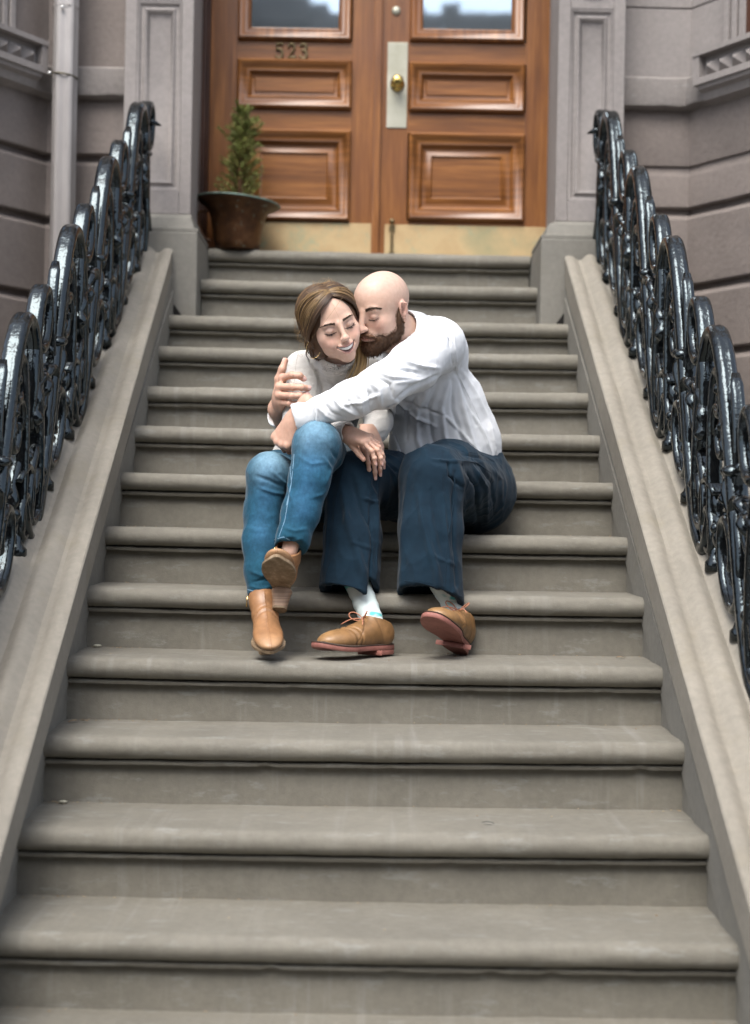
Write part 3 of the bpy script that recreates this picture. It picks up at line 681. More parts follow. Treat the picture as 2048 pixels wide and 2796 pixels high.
# ================================================================ SCULPTING FIELD
def nz(v): v = np.asarray(v, float); return v/np.linalg.norm(v)
class Field:
    def __init__(s, lo, hi, res):
        s.lo = np.array(lo, float); s.res = res; s.n = np.ceil((np.array(hi)-s.lo)/res).astype(int)+1
        s.d = np.full(s.n, 9.0, np.float32); s.ax = [(s.lo[i]+np.arange(s.n[i])*res).astype(np.float32) for i in range(3)]
    def sub(s, lo, hi):
        i0 = np.maximum(0, np.floor((np.array(lo)-s.lo)/s.res).astype(int)); i1 = np.minimum(s.n, np.ceil((np.array(hi)-s.lo)/s.res).astype(int)+1)
        if np.any(i1 <= i0): return None
        sl = tuple(slice(a, b) for a, b in zip(i0, i1))
        return sl, s.ax[0][sl[0]][:, None, None], s.ax[1][sl[1]][None, :, None], s.ax[2][sl[2]][None, None, :]
    def put(s, lo, hi, fn, k=.01, mode='u'):
        pad = k+3*s.res
        q = s.sub(np.array(lo)-pad, np.array(hi)+pad)
        if q is None: return s
        sl, X, Y, Z = q; a = s.d[sl]; b = fn(X, Y, Z).astype(np.float32); k = np.float32(max(k, 1e-5))
        if mode == 'u': h = np.maximum(k-np.abs(a-b), 0)/k; s.d[sl] = np.minimum(a, b)-h*h*k*.25
        elif mode == 's': b = -b; h = np.maximum(k-np.abs(a-b), 0)/k; s.d[sl] = np.maximum(a, b)+h*h*k*.25
        elif mode == 'i': s.d[sl] = np.maximum(a, b)
        return s
    def cone(s, a, b, ra, rb, k=.01, mode='u', sq=None):
        a = np.asarray(a, float); b = np.asarray(b, float); ba = b-a; L2 = float(ba@ba)+1e-12; r = max(ra, rb)
        def fn(X, Y, Z):
            dx, dy, dz = X-a[0], Y-a[1], Z-a[2]; t = np.clip((dx*ba[0]+dy*ba[1]+dz*ba[2])/L2, 0, 1)
            ox, oy, oz = dx-t*ba[0], dy-t*ba[1], dz-t*ba[2]
            if sq is not None:
                v, f = sq; e = (ox*v[0]+oy*v[1]+oz*v[2])*(1/f-1); d = np.sqrt((ox+e*v[0])**2+(oy+e*v[1])**2+(oz+e*v[2])**2)
                return (d-(ra+(rb-ra)*t))*min(1, f)
            return np.sqrt(ox*ox+oy*oy+oz*oz)-(ra+(rb-ra)*t)
        m = r*(max(1, sq[1]) if sq else 1); return s.put(np.minimum(a, b)-m, np.maximum(a, b)+m, fn, k, mode)
    def chain(s, pts, rad, k=.01, mode='u', sq=None):
        for i in range(len(pts)-1): s.cone(pts[i], pts[i+1], rad[i], rad[i+1], k, mode, sq)
        return s
    def ell(s, c, r, Rm=None, k=.01, mode='u'):
        c = np.asarray(c, float); r = np.asarray(r, float); Rm = np.eye(3) if Rm is None else Rm; m = max(r)
        def fn(X, Y, Z):
            d = (X-c[0], Y-c[1], Z-c[2]); q = [d[0]*Rm[0, i]+d[1]*Rm[1, i]+d[2]*Rm[2, i] for i in range(3)]
            k0 = np.sqrt(sum((q[i]/r[i])**2 for i in range(3))); k1 = np.sqrt(sum((q[i]/r[i]**2)**2 for i in range(3)))+1e-9
            return k0*(k0-1)/k1
        return s.put(c-m, c+m, fn, k, mode)
    def rbox(s, c, h, Rm=None, rr=.005, k=.01, mode='u'):
        c = np.asarray(c, float); Rm = np.eye(3) if Rm is None else Rm; m = np.linalg.norm(h)
        def fn(X, Y, Z):
            d = (X-c[0], Y-c[1], Z-c[2]); q = [np.abs(d[0]*Rm[0, i]+d[1]*Rm[1, i]+d[2]*Rm[2, i])-(h[i]-rr) for i in range(3)]
            return np.sqrt(sum(np.maximum(x, 0)**2 for x in q))+np.minimum(np.maximum(np.maximum(q[0], q[1]), q[2]), 0)-rr
        return s.put(c-m, c+m, fn, k, mode)
    def cut(s, p, n, rad):
        p = np.asarray(p, float); n = nz(n)
        def fn(X, Y, Z):
            d = (X-p[0])*n[0]+(Y-p[1])*n[1]+(Z-p[2])*n[2]; rr = np.sqrt((X-p[0])**2+(Y-p[1])**2+(Z-p[2])**2)
            return np.where(rr < rad, d, -9)
        return s.put(p-rad, p+rad, fn, 0, 'i')
    def mesh(s, smooth=1):
        d = s.d; sg = d < 0; n = d.shape
        c = [sg[i:n[0]-1+i, j:n[1]-1+j, k:n[2]-1+k] for i in (0, 1) for j in (0, 1) for k in (0, 1)]
        al = c[0].copy(); an = c[0].copy()
        for q in c[1:]: al &= q; an |= q
        act = an & ~al; idx = np.full(act.shape, -1, np.int64); cells = np.argwhere(act); idx[act] = np.arange(len(cells))
        P_ = np.zeros((len(cells), 3)); cnt = np.zeros(len(cells))
        co = [(i, j, k) for i in (0, 1) for j in (0, 1) for k in (0, 1)]
        vals = np.stack([d[cells[:, 0]+i, cells[:, 1]+j, cells[:, 2]+k] for i, j, k in co], 1)
        for a in range(8):
            for b in range(a+1, 8):
                if sum(abs(x-y) for x, y in zip(co[a], co[b])) != 1: continue
                va, vb = vals[:, a], vals[:, b]; m = (va < 0) != (vb < 0); t = np.where(m, va/np.where(m, va-vb, 1), 0)
                p = np.array(co[a])[None]+t[:, None]*(np.array(co[b])-np.array(co[a]))[None]
                P_[m] += p[m]; cnt[m] += 1
        V = (cells+P_/cnt[:, None])*s.res+s.lo; Q = []
        for ax in range(3):
            sa = [slice(None)]*3; sb = [slice(None)]*3; sa[ax] = slice(0, -1); sb[ax] = slice(1, None)
            A = sg[tuple(sa)]; B = sg[tuple(sb)]; ch = np.argwhere(A != B); u, v = [i for i in range(3) if i != ax]
            ch = ch[(ch[:, u] > 0) & (ch[:, v] > 0) & (ch[:, u] < n[u]-1) & (ch[:, v] < n[v]-1)]
            def g_(du, dv): q = ch.copy(); q[:, u] -= du; q[:, v] -= dv; return idx[q[:, 0], q[:, 1], q[:, 2]]
            f = np.stack([g_(1, 1), g_(0, 1), g_(0, 0), g_(1, 0)], 1)
            fl = A[ch[:, 0], ch[:, 1], ch[:, 2]]
            if ax == 1: fl = ~fl
            f[~fl] = f[~fl][:, ::-1]; Q.append(f[(f >= 0).all(1)])
        Q = np.concatenate(Q)
        for _ in range(smooth):
            acc = np.zeros_like(V); c2 = np.zeros(len(V))
            for a, b in ((0, 1), (1, 2), (2, 3), (3, 0)):
                np.add.at(acc, Q[:, a], V[Q[:, b]]); np.add.at(acc, Q[:, b], V[Q[:, a]]); np.add.at(c2, Q[:, a], 1); np.add.at(c2, Q[:, b], 1)
            V = V*.5+.5*acc/np.maximum(c2, 1)[:, None]
        return V, Q
def normals(V, Q):
    N = np.zeros_like(V); n = np.cross(V[Q[:, 2]]-V[Q[:, 0]], V[Q[:, 3]]-V[Q[:, 1]])
    for i in range(4): np.add.at(N, Q[:, i], n)
    return N/(np.linalg.norm(N, axis=1)[:, None]+1e-12)
def sight(V):
    x = V[:, 0]/V[:, 1]*F; y = -V[:, 2]/V[:, 1]*F
    return np.stack([x*CA-y*SA+1024, x*SA+y*CA+1398], 1)
def dpoly(S, pts):
    pts = np.array(pts, float); best = np.full(len(S), 1e9); tt = np.zeros(len(S)); m = len(pts)-1
    for i in range(m):
        a, b = pts[i], pts[i+1]; ba = b-a; t = np.clip(((S-a)@ba)/(ba@ba), 0, 1); d = np.linalg.norm(S-a-t[:, None]*ba, axis=1)
        w = d < best; best[w] = d[w]; tt[w] = (i+t[w])/m
    return best, tt
def folds(V, Q, lines, yr=None):
    """press cloth folds into the surface that looks toward the street; lines [(points, half width, height)]"""
    N = normals(V, Q); S = sight(V); w0 = np.clip(-N[:, 1]*1.6, 0, 1); off = np.zeros(len(V))
    for L in lines:
        pts, w, h = L[:3]; d, t = dpoly(S, pts); e = np.clip(np.minimum(t, 1-t)*4, 0, 1)
        off += h*np.exp(-(d/w)**2)*(.35+.65*e)
    if yr is not None: w0 = w0*((V[:, 1] > yr[0]) & (V[:, 1] < yr[1]))
    return V+N*(off*w0)[:, None]
def hsh(i, j, k, s): return (np.sin(i*127.1+j*311.7+k*74.7+s*53.3)*43758.5453) % 1
def vnoise(Pn, sc, seed=0):
    q = Pn*sc; i = np.floor(q); f = q-i; f = f*f*(3-2*f); r = 0
    for a in (0, 1):
        for b in (0, 1):
            for c in (0, 1):
                w = (f[:, 0] if a else 1-f[:, 0])*(f[:, 1] if b else 1-f[:, 1])*(f[:, 2] if c else 1-f[:, 2])
                r = r+w*hsh(i[:, 0]+a, i[:, 1]+b, i[:, 2]+c, seed)
    return r*2-1
def wrinkle(V, Q, amp, sc, seed=0):
    return V+normals(V, Q)*((vnoise(V, sc, seed)+.5*vnoise(V, sc*2.1, seed+3))*amp)[:, None]
def ridged(V, Q, amp, sc, seed=0, pw=3):
    q = V*np.array(sc); w = vnoise(V, 6, seed+7)*.35; n = 1-np.abs(vnoise(q+w[:, None], 1.0, seed)); n2 = 1-np.abs(vnoise(q*2.2+w[:, None], 1.0, seed+5))
    return V+normals(V, Q)*(amp*(n**pw-.35)+amp*.45*(n2**pw-.35))[:, None]
def sst(a, b, x): t = np.clip((x-a)/(b-a), 0, 1); return t*t*(3-2*t)
def blades(roots, dirs, L, w, curve=None, seg=2):
    """tapering hair blades"""
    roots = np.array(roots); dirs = np.array(dirs); n = len(roots); L = np.broadcast_to(L, (n,)); side = np.cross(dirs, rng.normal(size=(n, 3))); side /= np.linalg.norm(side, axis=1)[:, None]
    V = []; 
    for i in range(seg+1):
        t = i/seg; p = roots+dirs*(L*t)[:, None]
        if curve is not None: p = p+curve*(t*t*L)[:, None]
        ww = w*(1-.8*t); V += [p-side*ww, p+side*ww]
    V = np.stack(V, 1).reshape(-1, 3); k = 2*(seg+1); b = np.arange(n)*k; Q = []
    for i in range(seg): Q.append(np.stack([b+2*i, b+2*i+1, b+2*i+3, b+2*i+2], 1))
    return V, np.concatenate(Q)
def strands(paths, r0, r1, m=4):
    V = []; Q = []; n0 = 0
    for pth in paths:
        n = len(pth); v, f = tube(pth, np.linspace(r0, r1, n)*(.7+.6*rng.random()), m, cap=False); V.append(v); Q.append(np.array(f)+n0); n0 += len(v)
    return np.concatenate(V), np.concatenate(Q)
def joinm(parts):
    V = []; Q = []; C = []; n = 0
    for v, q, c in parts: V.append(v); Q.append(np.asarray(q)+n); C.append(c); n += len(v)
    return np.concatenate(V), np.concatenate(Q), np.concatenate(C)

def vcol(name, rough=.6, sss=0, sheen=0, bumps=(), spec=.4, **k):
    t = NT(name); a = t.n('ShaderNodeVertexColor'); a.layer_name = 'Col'; b = None
    for sc, st, ds, stretch in bumps: b = t.bump(t.noise(sc, 3, .6, stretch), st, ds, b)
    col = a.outputs[0]
    if k.get('mott'): col = t.mix(k['mott'], col, t.ramp(t.noise(k.get('msc', 40), 4, .6), [(.3, g(.35)), (.7, g(.65))]), 'OVERLAY')
    m = t.set(col, rough, 0, b, Specular_IOR_Level=spec)
    if sss: t.b.inputs['Subsurface Weight'].default_value = sss; t.b.inputs['Subsurface Radius'].default_value = (1, .35, .2); t.b.inputs['Subsurface Scale'].default_value = .0025
    if sheen: t.b.inputs['Sheen Weight'].default_value = sheen; t.b.inputs['Sheen Roughness'].default_value = .4
    return m
M['skin'] = vcol('skin', .5, .15, 0, [(420, .25, .0010, (1, 1, 1)), (60, .12, .002, (1, 1, 1))], .45, mott=.28, msc=75)
M['hair'] = vcol('brown_to_blonde_hair', .38, 0, 0, (), .5, mott=.35, msc=160)
M['beard'] = vcol('dark_brown_beard', .55, 0, 0, (), .3)
def cloth(name, c0, c1, wsc, rough=.85, bst=.25, sheen=.2):
    t = NT(name); c = t.ramp(t.noise(18, 4, .6), [(.3, c0), (.7, c1)])
    b = t.bump(t.noise(wsc, 2, .6), bst, .0012)
    m = t.set(c, rough, 0, b, Specular_IOR_Level=.25); t.b.inputs['Sheen Weight'].default_value = sheen; return m
M['shirt'] = cloth('white_cotton_shirt', (.66, .68, .70), (.71, .725, .74), 60, .8, .22, .1)
M['navy'] = cloth('navy_twill', (.0020, .0125, .0245), (.0038, .0195, .036), 500, .9, .35, .06)
M['navyin'] = cloth('navy_lining', (.006, .010, .016), (.009, .014, .02), 300)
def knit():
    t = NT('cream_rib_knit'); w = t.n('ShaderNodeTexWave'); w.wave_type = 'BANDS'; w.bands_direction = 'Z'; w.inputs['Scale'].default_value = 85; w.inputs['Distortion'].default_value = 3.5; w.inputs['Detail'].default_value = 2; w.inputs['Detail Scale'].default_value = .6
    t.l(t.coord(), w.inputs['Vector']); b = t.bump(w.outputs['Fac'], .8, .003); b = t.bump(t.noise(350, 2), .3, .0012, b)
    m = t.set(t.mix(.25, t.ramp(w.outputs['Fac'], [(.1, (.58, .555, .51)), (.6, (.80, .775, .73))]), (.76, .735, .69)), .95, 0, b, Specular_IOR_Level=.15); t.b.inputs['Sheen Weight'].default_value = .35
    return m
M['knit'] = knit()
M['denim'] = vcol('faded_denim', .85, 0, .15, [(420, .4, .0012, (1, 1, .4)), (35, .15, .003, (1, 1, .5))], .2, mott=.5, msc=120)
M['stitch'] = cloth('pale_blue_seam', (.10, .20, .30), (.16, .28, .38), 400)
M['tan'] = vcol('tan_leather', .42, 0, 0, [(140, .18, .0015, (1, 1, 1))], .5, mott=.3, msc=60)
t = NT('pink_rubber_sole'); M['pinksole'] = t.set(t.ramp(t.noise(30, 5, .7), [(.3, (.20, .075, .058)), (.7, (.33, .135, .108))]), .7, 0, t.bump(t.noise(120, 3), .3, .001))
t = NT('worn_boot_sole'); M['bootsole'] = t.set(t.ramp(t.noise(34, 5, .7), [(.3, (.12, .078, .04)), (.55, (.23, .165, .10)), (.75, (.38, .29, .20))]), .85, 0, t.bump(t.noise(150, 3), .3, .001))
t = NT('stacked_heel'); w_ = t.noise(30, 2, .5, (.1, .1, 6)); M['heel'] = t.set(t.ramp(w_, [(.3, (.17, .10, .06)), (.6, (.30, .19, .12))]), .6)
t = NT('dark_welt'); M['welt'] = t.set((.05, .03, .02), .7)
t = NT('lace_cord'); M['lace'] = t.set((.40, .17, .10), .8)
t = NT('mint_sock'); M['sock'] = t.set(t.ramp(t.noise(16, 2, .5, (1, 1, 2)), [(.58, (.60, .69, .68)), (.66, (.10, .45, .45))]), .9, 0, t.bump(t.noise(300, 2), .4, .001))
t = NT('gold_metal'); M['gold'] = t.set((.75, .52, .22), .25, 1.0)
t = NT('silver_metal'); M['silver'] = t.set((.8, .8, .8), .2, 1.0)
t = NT('brown_belt'); M['belt'] = t.set((.05, .025, .02), .5)
t = NT('teeth'); M['teeth'] = t.set((.88, .85, .80), .3)
t = NT('mouth_inside'); M['mouth'] = t.set((.12, .03, .03), .5)
t = NT('eyeball'); M['eye'] = t.set((.65, .62, .58), .15)
t = NT('iris_dark'); M['iris'] = t.set((.05, .035, .02), .1)
t = NT('lashes'); M['lash'] = t.set((.018, .010, .008), .7)
t = NT('brow_hair'); M['brow'] = t.set((.075, .045, .028), .7)
t = NT('nail_polish'); M['nail'] = t.set((.66, .43, .38), .25)

def frame(yaw, pitch, roll):
    B = np.array([[1, 0, 0], [0, -1, 0], [0, 0, 1.]]).T
    Rz = np.array(Matrix.Rotation(R(yaw), 3, 'Z')); Rx = np.array(Matrix.Rotation(R(pitch), 3, 'X')); Ry = np.array(Matrix.Rotation(R(roll), 3, 'Y'))
    return Ry@Rz@Rx@B
SK_M = np.array([.58, .385, .295]); SK_W = np.array([.60, .395, .30])
BLUSH = np.array([.58, .25, .20]); LIP = np.array([.44, .19, .17])

def hand(f, W, d, n, tdir, sc, curl, thumb, spread=(.05, .01, -.03, -.08), nails=None, flat=.55):
    d = nz(d); n = nz(n-np.dot(n, d)*d); t = np.cross(d, n); t = t if np.dot(t, tdir) > 0 else -t
    W = np.asarray(W, float); mc = []
    for (a, b), r in zip(((.094, .030), (.098, .010), (.093, -.011), (.084, -.030)), (.0115, .0115, .011, .010)):
        m = W+(d*a+t*b)*sc+n*(.002*sc); mc.append(m)
        f.cone(W+t*b*.45*sc, m-d*.012*sc, .0165*sc, r*1.12*sc, .014*sc, sq=(n, .85)); f.ell(m+n*.0015, np.full(3, r*1.05*sc), k=.008)
    f.cone(W-d*.05*sc, W+d*.02*sc, .026*sc, .027*sc, .015, sq=(n, .72))
    f.ell(W+(d*.045+t*.0-n*.006)*sc, np.array([.040, .036, .016])*sc, np.stack([d, t, n], 1), .015)
    f.ell(W+(d*.035+t*.022-n*.010)*sc, np.array([.032, .016, .014])*sc, np.stack([d, t, n], 1), .012)
    tips = []
    for i, (ls, r) in enumerate((((.044, .026, .021), .0088), ((.048, .030, .022), .0090), ((.044, .028, .021), .0085), ((.034, .021, .019), .0074))):
        dd = nz(d+t*spread[i]); p = mc[i]; ang = 0
        for j in range(3):
            c_ = curl[i][j]; ang += c_; v = nz(dd*math.cos(R(ang))-n*math.sin(R(ang)))
            q = p+v*ls[j]*sc; f.cone(p, q, r*(1-.07*j)*sc, r*(.93-.08*j)*sc, .0035)
            if j: f.ell(p+nz(n*math.cos(R(ang-c_/2))+dd*math.sin(R(ang-c_/2)))*.0012, np.full(3, r*(1.05-.07*j)*sc), k=.003)
            p = q
        up = nz(n*math.cos(R(ang))+dd*math.sin(R(ang))); tips.append((p, v, up, r*.78*sc))
    p = W+(d*.012+t*.018-n*.006)*sc; b1, b2, b3, op = thumb
    v = nz(d*math.cos(R(op))+t*math.sin(R(op))-n*math.sin(R(b1))); q = p+v*.045*sc; f.cone(p, q, .0175*sc, .0125*sc, .012); p = q
    ax = nz(np.cross(v, t+n*.3)) if False else None
    v = nz(v+d*math.tan(R(b2))*.9); q = p+v*.034*sc; f.cone(p, q, .0120*sc, .0105*sc, .005); p = q
    v = nz(v+d*math.tan(R(b3))*.6); q = p+v*.026*sc; f.cone(p, q, .0105*sc, .0088*sc, .004)
    tips.append((q, v, nz(n*.6+t*.7), .0085*sc))
    return tips
def nail_mesh(tips, sc=1.0, which=range(5)):
    V = []; Q = []; n0 = 0
    for i in which:
        p, v, up, r = tips[i]; up = nz(up-np.dot(up, v)*v); s = np.cross(v, up); nu, nv = 5, 5
        for a in range(nu):
            for b in range(nv):
                x = (a/(nu-1)-.5)*2; y = (b/(nv-1)-.5)*2; q = p+v*(.0005+y*.0062*sc)+s*x*r*.74*(1-.12*y*y)+up*(r*(.99+.09)-r*.34*x*x+.0004-.0012*max(0, y)**2)
                V.append(q)
        for a in range(nu-1):
            for b in range(nv-1): k = n0+a*nv+b; Q.append((k, k+1, k+nv+1, k+nv))
        n0 += nu*nv
    return np.array(V), np.array(Q)

def head(f, O, Rm, sc, female):
    T = lambda x, y, z: O+Rm@(np.array([x, y, z])*sc)
    E = lambda c, r, k=.012, mode='u', rot=None: f.ell(T(*c), np.array(r)*sc, Rm if rot is None else Rm@np.array(rot), k*sc, mode)
    C = lambda a, b, ra, rb, k=.01, mode='u': f.cone(T(*a), T(*b), ra*sc, rb*sc, k*sc, mode)
    E((0, -.020 if female else -.008, .034), (.0755, .094 if female else .090, .080)); E((0, .036, .010), (.060, .052, .085), .03)
    E((0, .030, -.045), (.056, .050, .050), .03)
    w = .050 if female else .057
    E((0, .020, -.062), (w, .050, .036), .03); E((0, .068, -.098), (.020 if female else .026, .017, .016), .03)
    for s in (-1, 1):
        E((s*.044, .052, -.024), (.022, .026, .022), .022)
        if female: E((s*.036, .072, -.042), (.017, .016, .015), .014)
        E((s*.027, .079, .021), (.020, .009, .007 if female else .010), .014)
        E((s*.032, .1005, .002), (.018, .013, .0115), .012, 's')
        E((s*.0315, .0765, .0015), (.0150, .0135, .0118), .003)
        E((s*.078, -.006, .000), (.0075, .017, .030), .006); E((s*.083, -.001, .006), (.005, .009, .016), .004, 's'); E((s*.0785, -.003, -.026), (.006, .008, .010), .006)
        C((s*.0835, -.016, .018), (s*.084, .004, .026), .0025, .0022, .003); C((s*.0835, -.016, .018), (s*.083, -.017, -.01), .0025, .0022, .003)
        E((s*(.0095 if female else .0115), .101, -.0335), (.0062 if female else .0075, .0090, .0058), .005)
    C((0, .090, .014), (0, .109 if female else .112, -.027 if female else -.030), .006 if female else .008, .0080 if female else .011, .014); E((0, .110 if female else .1135, -.030 if female else -.033), (.0085, .0085, .0075) if female else (.0115, .010, .0095), None or .006)
    for s in (-1, 1): E((s*.006, .109, -.0445), (.0032, .0045, .003), .002, 's')
    E((0, .078, -.062), (.028, .020, .022), .016)
    if female:
        up_ = [(x, .0985-.013*(x/.033)**2*1.7, -.0555+.010*(x/.033)**2) for x in np.linspace(-.033, .033, 9)]
        lo_ = [(x, .0955-.012*(x/.033)**2*1.6, -.0790+.030*(x/.033)**2) for x in np.linspace(-.031, .031, 9)]
        f.chain([T(x, y-.003, z-.0105+.009*(x/.033)**2) for x, y, z in up_], [.001*sc, .004*sc]+[.0066*sc]*5+[.004*sc, .001*sc], .002*sc, 's')
        f.chain([T(*p) for p in up_], [.0018*sc]+[.0030*sc]*7+[.0018*sc], .004*sc); f.chain([T(*p) for p in lo_], [.0018*sc]+[.0038*sc]*7+[.0018*sc], .004*sc)
        for s in (-1, 1): C((s*.017, .098, -.036), (s*.034, .082, -.060), .0016, .0012, .005, 's')
    else:
        E((0, .0975, -.0565), (.023, .007, .0045), .004); E((0, .096, -.0655), (.019, .0075, .0052), .004); f.chain([T(x, .104-.010*(x/.025)**2*1.3, -.0608+.003*(x/.025)**2) for x in np.linspace(-.025, .025, 6)], [.0012]*6, .002, 's')
    # lid fold and lash line
    for s in (-1, 1):
        arc = [T(.0315*s+x, .0905-.005*(x/.014)**2, -.0035-.0035*(1-(x/.014)**2)) for x in np.linspace(-.0135, .0135, 6)]
        f.chain(arc, [.0009]*6, .0015, 's')
        arc = [T(.0315*s+x, .0895-.006*(x/.015)**2, .0085+.0028*(1-(x/.015)**2)) for x in np.linspace(-.014, .014, 6)]
        f.chain(arc, [.0008]*6, .002, 's')
    return T
def skin_paint(L, base, female, sc):
    """L: vertices in head coordinates / scale"""
    c = np.tile(base, (len(L), 1)); x, y, z = L[:, 0], L[:, 1], L[:, 2]
    def mixc(m, col): 
        nonlocal c; c = c*(1-m[:, None])+np.array(col)*m[:, None]
    ax = np.abs(x)
    mixc(.34*np.exp(-(((ax-.043)/.022)**2+((z+.030)/.018)**2))*(y > .02), BLUSH)
    mixc((.12 if female else .26)*np.exp(-((x/.014)**2+((z+.034)/.012)**2))*(y > .085), BLUSH)
    mixc(.45*np.exp(-(((ax-.08)/.012)**2+((z-.005)/.03)**2+((y+.004)/.025)**2)), BLUSH*1.1)
    fr = (y > .06)
    if female:
        zc = -.0555+.010*(x/.033)**2; zl = -.0790+.030*(x/.033)**2
        m = np.maximum(np.exp(-((z-zc-.0005)/.0028)**4), np.exp(-((z-zl+.001)/.0038)**4))*sst(.025, .016, ax)*fr; mixc(.6*m, LIP)
        m = (z < zc-.0015) & (z > zl+.0015) & (ax < .030) & fr; mixc(m*.9, (.10, .03, .03))
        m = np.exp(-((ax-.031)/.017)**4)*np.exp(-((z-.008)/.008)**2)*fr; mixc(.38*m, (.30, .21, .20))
    else:
        m = np.exp(-((z+.061)/.0085)**4)*sst(.026, .020, ax)*fr; mixc(.7*m, (.45, .19, .17))
        m = sst(-.01, .04, z-y*.35-.028); mixc(.38*m*(.8+.2*np.sin(x*3000)*np.sin(z*2700)), (.46, .345, .285))
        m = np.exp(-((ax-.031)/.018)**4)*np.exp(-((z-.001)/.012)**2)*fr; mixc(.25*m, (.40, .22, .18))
    
    m = np.exp(-(((ax-.006)/.004)**2+((z+.045)/.003)**2))*(y > .09); mixc(.4*m, (.20, .06, .05))
    return np.clip(c, 0, 1)
def projector(T, V, Q):
    from mathutils.bvhtree import BVHTree
    b = BVHTree.FromPolygons(V.tolist(), Q.tolist()); fw = nz(T(0, 1, 0)-T(0, 0, 0))
    def pr(x, z, lift=0.0):
        h = b.ray_cast(Vector(T(x, .2, z)), Vector(-fw)); return (np.array(h[0])+fw*lift) if h[0] is not None else T(x, .09, z)
    return pr
def brows(T, sc, th, dens, col_w, PR, zb=.0215, arch=.0072):
    roots = []; dirs = []; fw = nz(T(0, 1, 0)-T(0, 0, 0))
    for s in (-1, 1):
        for i in range(dens):
            t = rng.random(); x = .0125+.041*t; z = zb+arch*math.sin(t*2.2)-.007*max(0, t-.7)*2+rng.normal()*th*(1-.65*t)
            r0 = PR(s*x, z, .0002); r1 = PR(s*(x+.006), z+.002-.004*t, .0016); roots.append(r0); dirs.append(nz(r1-r0+rng.normal(size=3)*.0006))
    return blades(roots, dirs, .0065*sc, col_w)
def eyelid_lashes(T, sc, ln, PR, owner, r=.001, wd=.0150):
    for s in (-1, 1):
        xs = np.linspace(-wd, wd*1.12, 16); pts = [PR(s*(.0315+x), -.0052-.0042*(1-(x/wd)**2)+.0016*(x/.015), .0004) for x in xs]
        V, Fq = tube(pts, r*(.35+.65*np.sin(np.linspace(.25, 2.9, 16))), 6); V = list(map(tuple, V)); Fq = list(Fq); roots = []; dirs = []
        for i in range(46):
            x = rng.uniform(-.013, .0155); p = PR(s*(.0315+x), -.0056-.0042*(1-(x/.0148)**2), .0004); roots.append(p); dirs.append(nz(T(s*(x*.9+.002), .55*.012+.004, -.008)-T(0, 0, 0)))
        mk('eyelashes', V, Fq, M['lash'], owner, smooth=True); bv, bq = blades(roots, dirs, ln*sc, .0005); mk('eyelashes', bv, bq, M['lash'], owner)
# ================================================================ THE MAN
mO = P(1044, 845, 4.45); mR = frame(-39, 27, 8)
J = dict(neck=P(1120, 928, 4.565), shL=P(1193, 940, 4.56), elL=P(1048, 1052, 4.27), wrL=P(822, 1141, 4.235), shR=P(1000, 965, 4.76), elR=P(838, 1195, 4.80), wrR=P(765, 1128, 4.53),
         chest=P(1135, 1010, 4.70), waist=P(1205, 1150, 4.78), pelv=P(1245, 1310, 4.82), hipL=P(1290, 1345, 4.80), hipR=P(1165, 1350, 4.84), knL=P(1176, 1303, 4.37), knR=P(965, 1310, 4.39), anL=P(1208, 1660, 4.30), anR=P(1020, 1690, 4.29))
def smooth_head():
    lo = mO-.17; hi = mO+.17; lo = lo-np.array([0, 0, .06]); hi = hi+np.array([.06, .1, 0])
    f = Field(lo, hi, .0017); T = head(f, mO, mR, 1.0, False)
    f.cone(T(0, -.012, -.045), J['neck'], .058, .066, .03); f.cone(T(0, .01, -.07), J['neck']+np.array([-.02, -.03, -.01]), .045, .055, .03)
    V, Q = f.mesh(1); L = (V-mO)@mR; return V, Q, skin_paint(L, SK_M, False, 1.0), T
hV, hQ, hC, mT = smooth_head()
# rough body under the clothes
f = Field(P(1020, 800, 4.5)-np.array([.5, .45, .95]), P(1020, 800, 4.5)+np.array([.5, .5, .1]), .007)
f.chain([J['neck'], J['chest'], J['waist'], J['pelv']], [.05, .11, .12, .13], .03, sq=((0, 1, 0), .8))
f.chain([J['shR'], J['neck'], J['shL']], [.05, .05, .055], .03)
f.chain([J['shL'], J['elL'], J['wrL']], [.055, .038, .022], .02); f.chain([J['shR'], J['elR'], J['wrR']], [.05, .036, .022], .02)
for h_, k_, a_ in (('hipL', 'knL', 'anL'), ('hipR', 'knR', 'anR')): f.chain([J[h_], J[k_], J[k_]*.5+J[a_]*.5], [.085, .055, .040], .02)
bV, bQ = f.mesh(2); bC = np.tile(SK_M, (len(bV), 1))
# left hand holding her elbow, back of the hand toward the street
def hand_field(c, r, res=.0015): return Field(c-r, c+r, res)
fL = hand_field(P(792, 1170, 4.27), np.array([.10, .12, .11]))
c0 = [(62, 70, 40), (66, 70, 40), (68, 70, 40), (70, 70, 40)]
tipL = hand(fL, P(812, 1138, 4.250), (-.50, .30, -.80), (-.62, -.78, .10), (-.6, 0, .7), 1.0, c0, (30, 10, 10, 12))
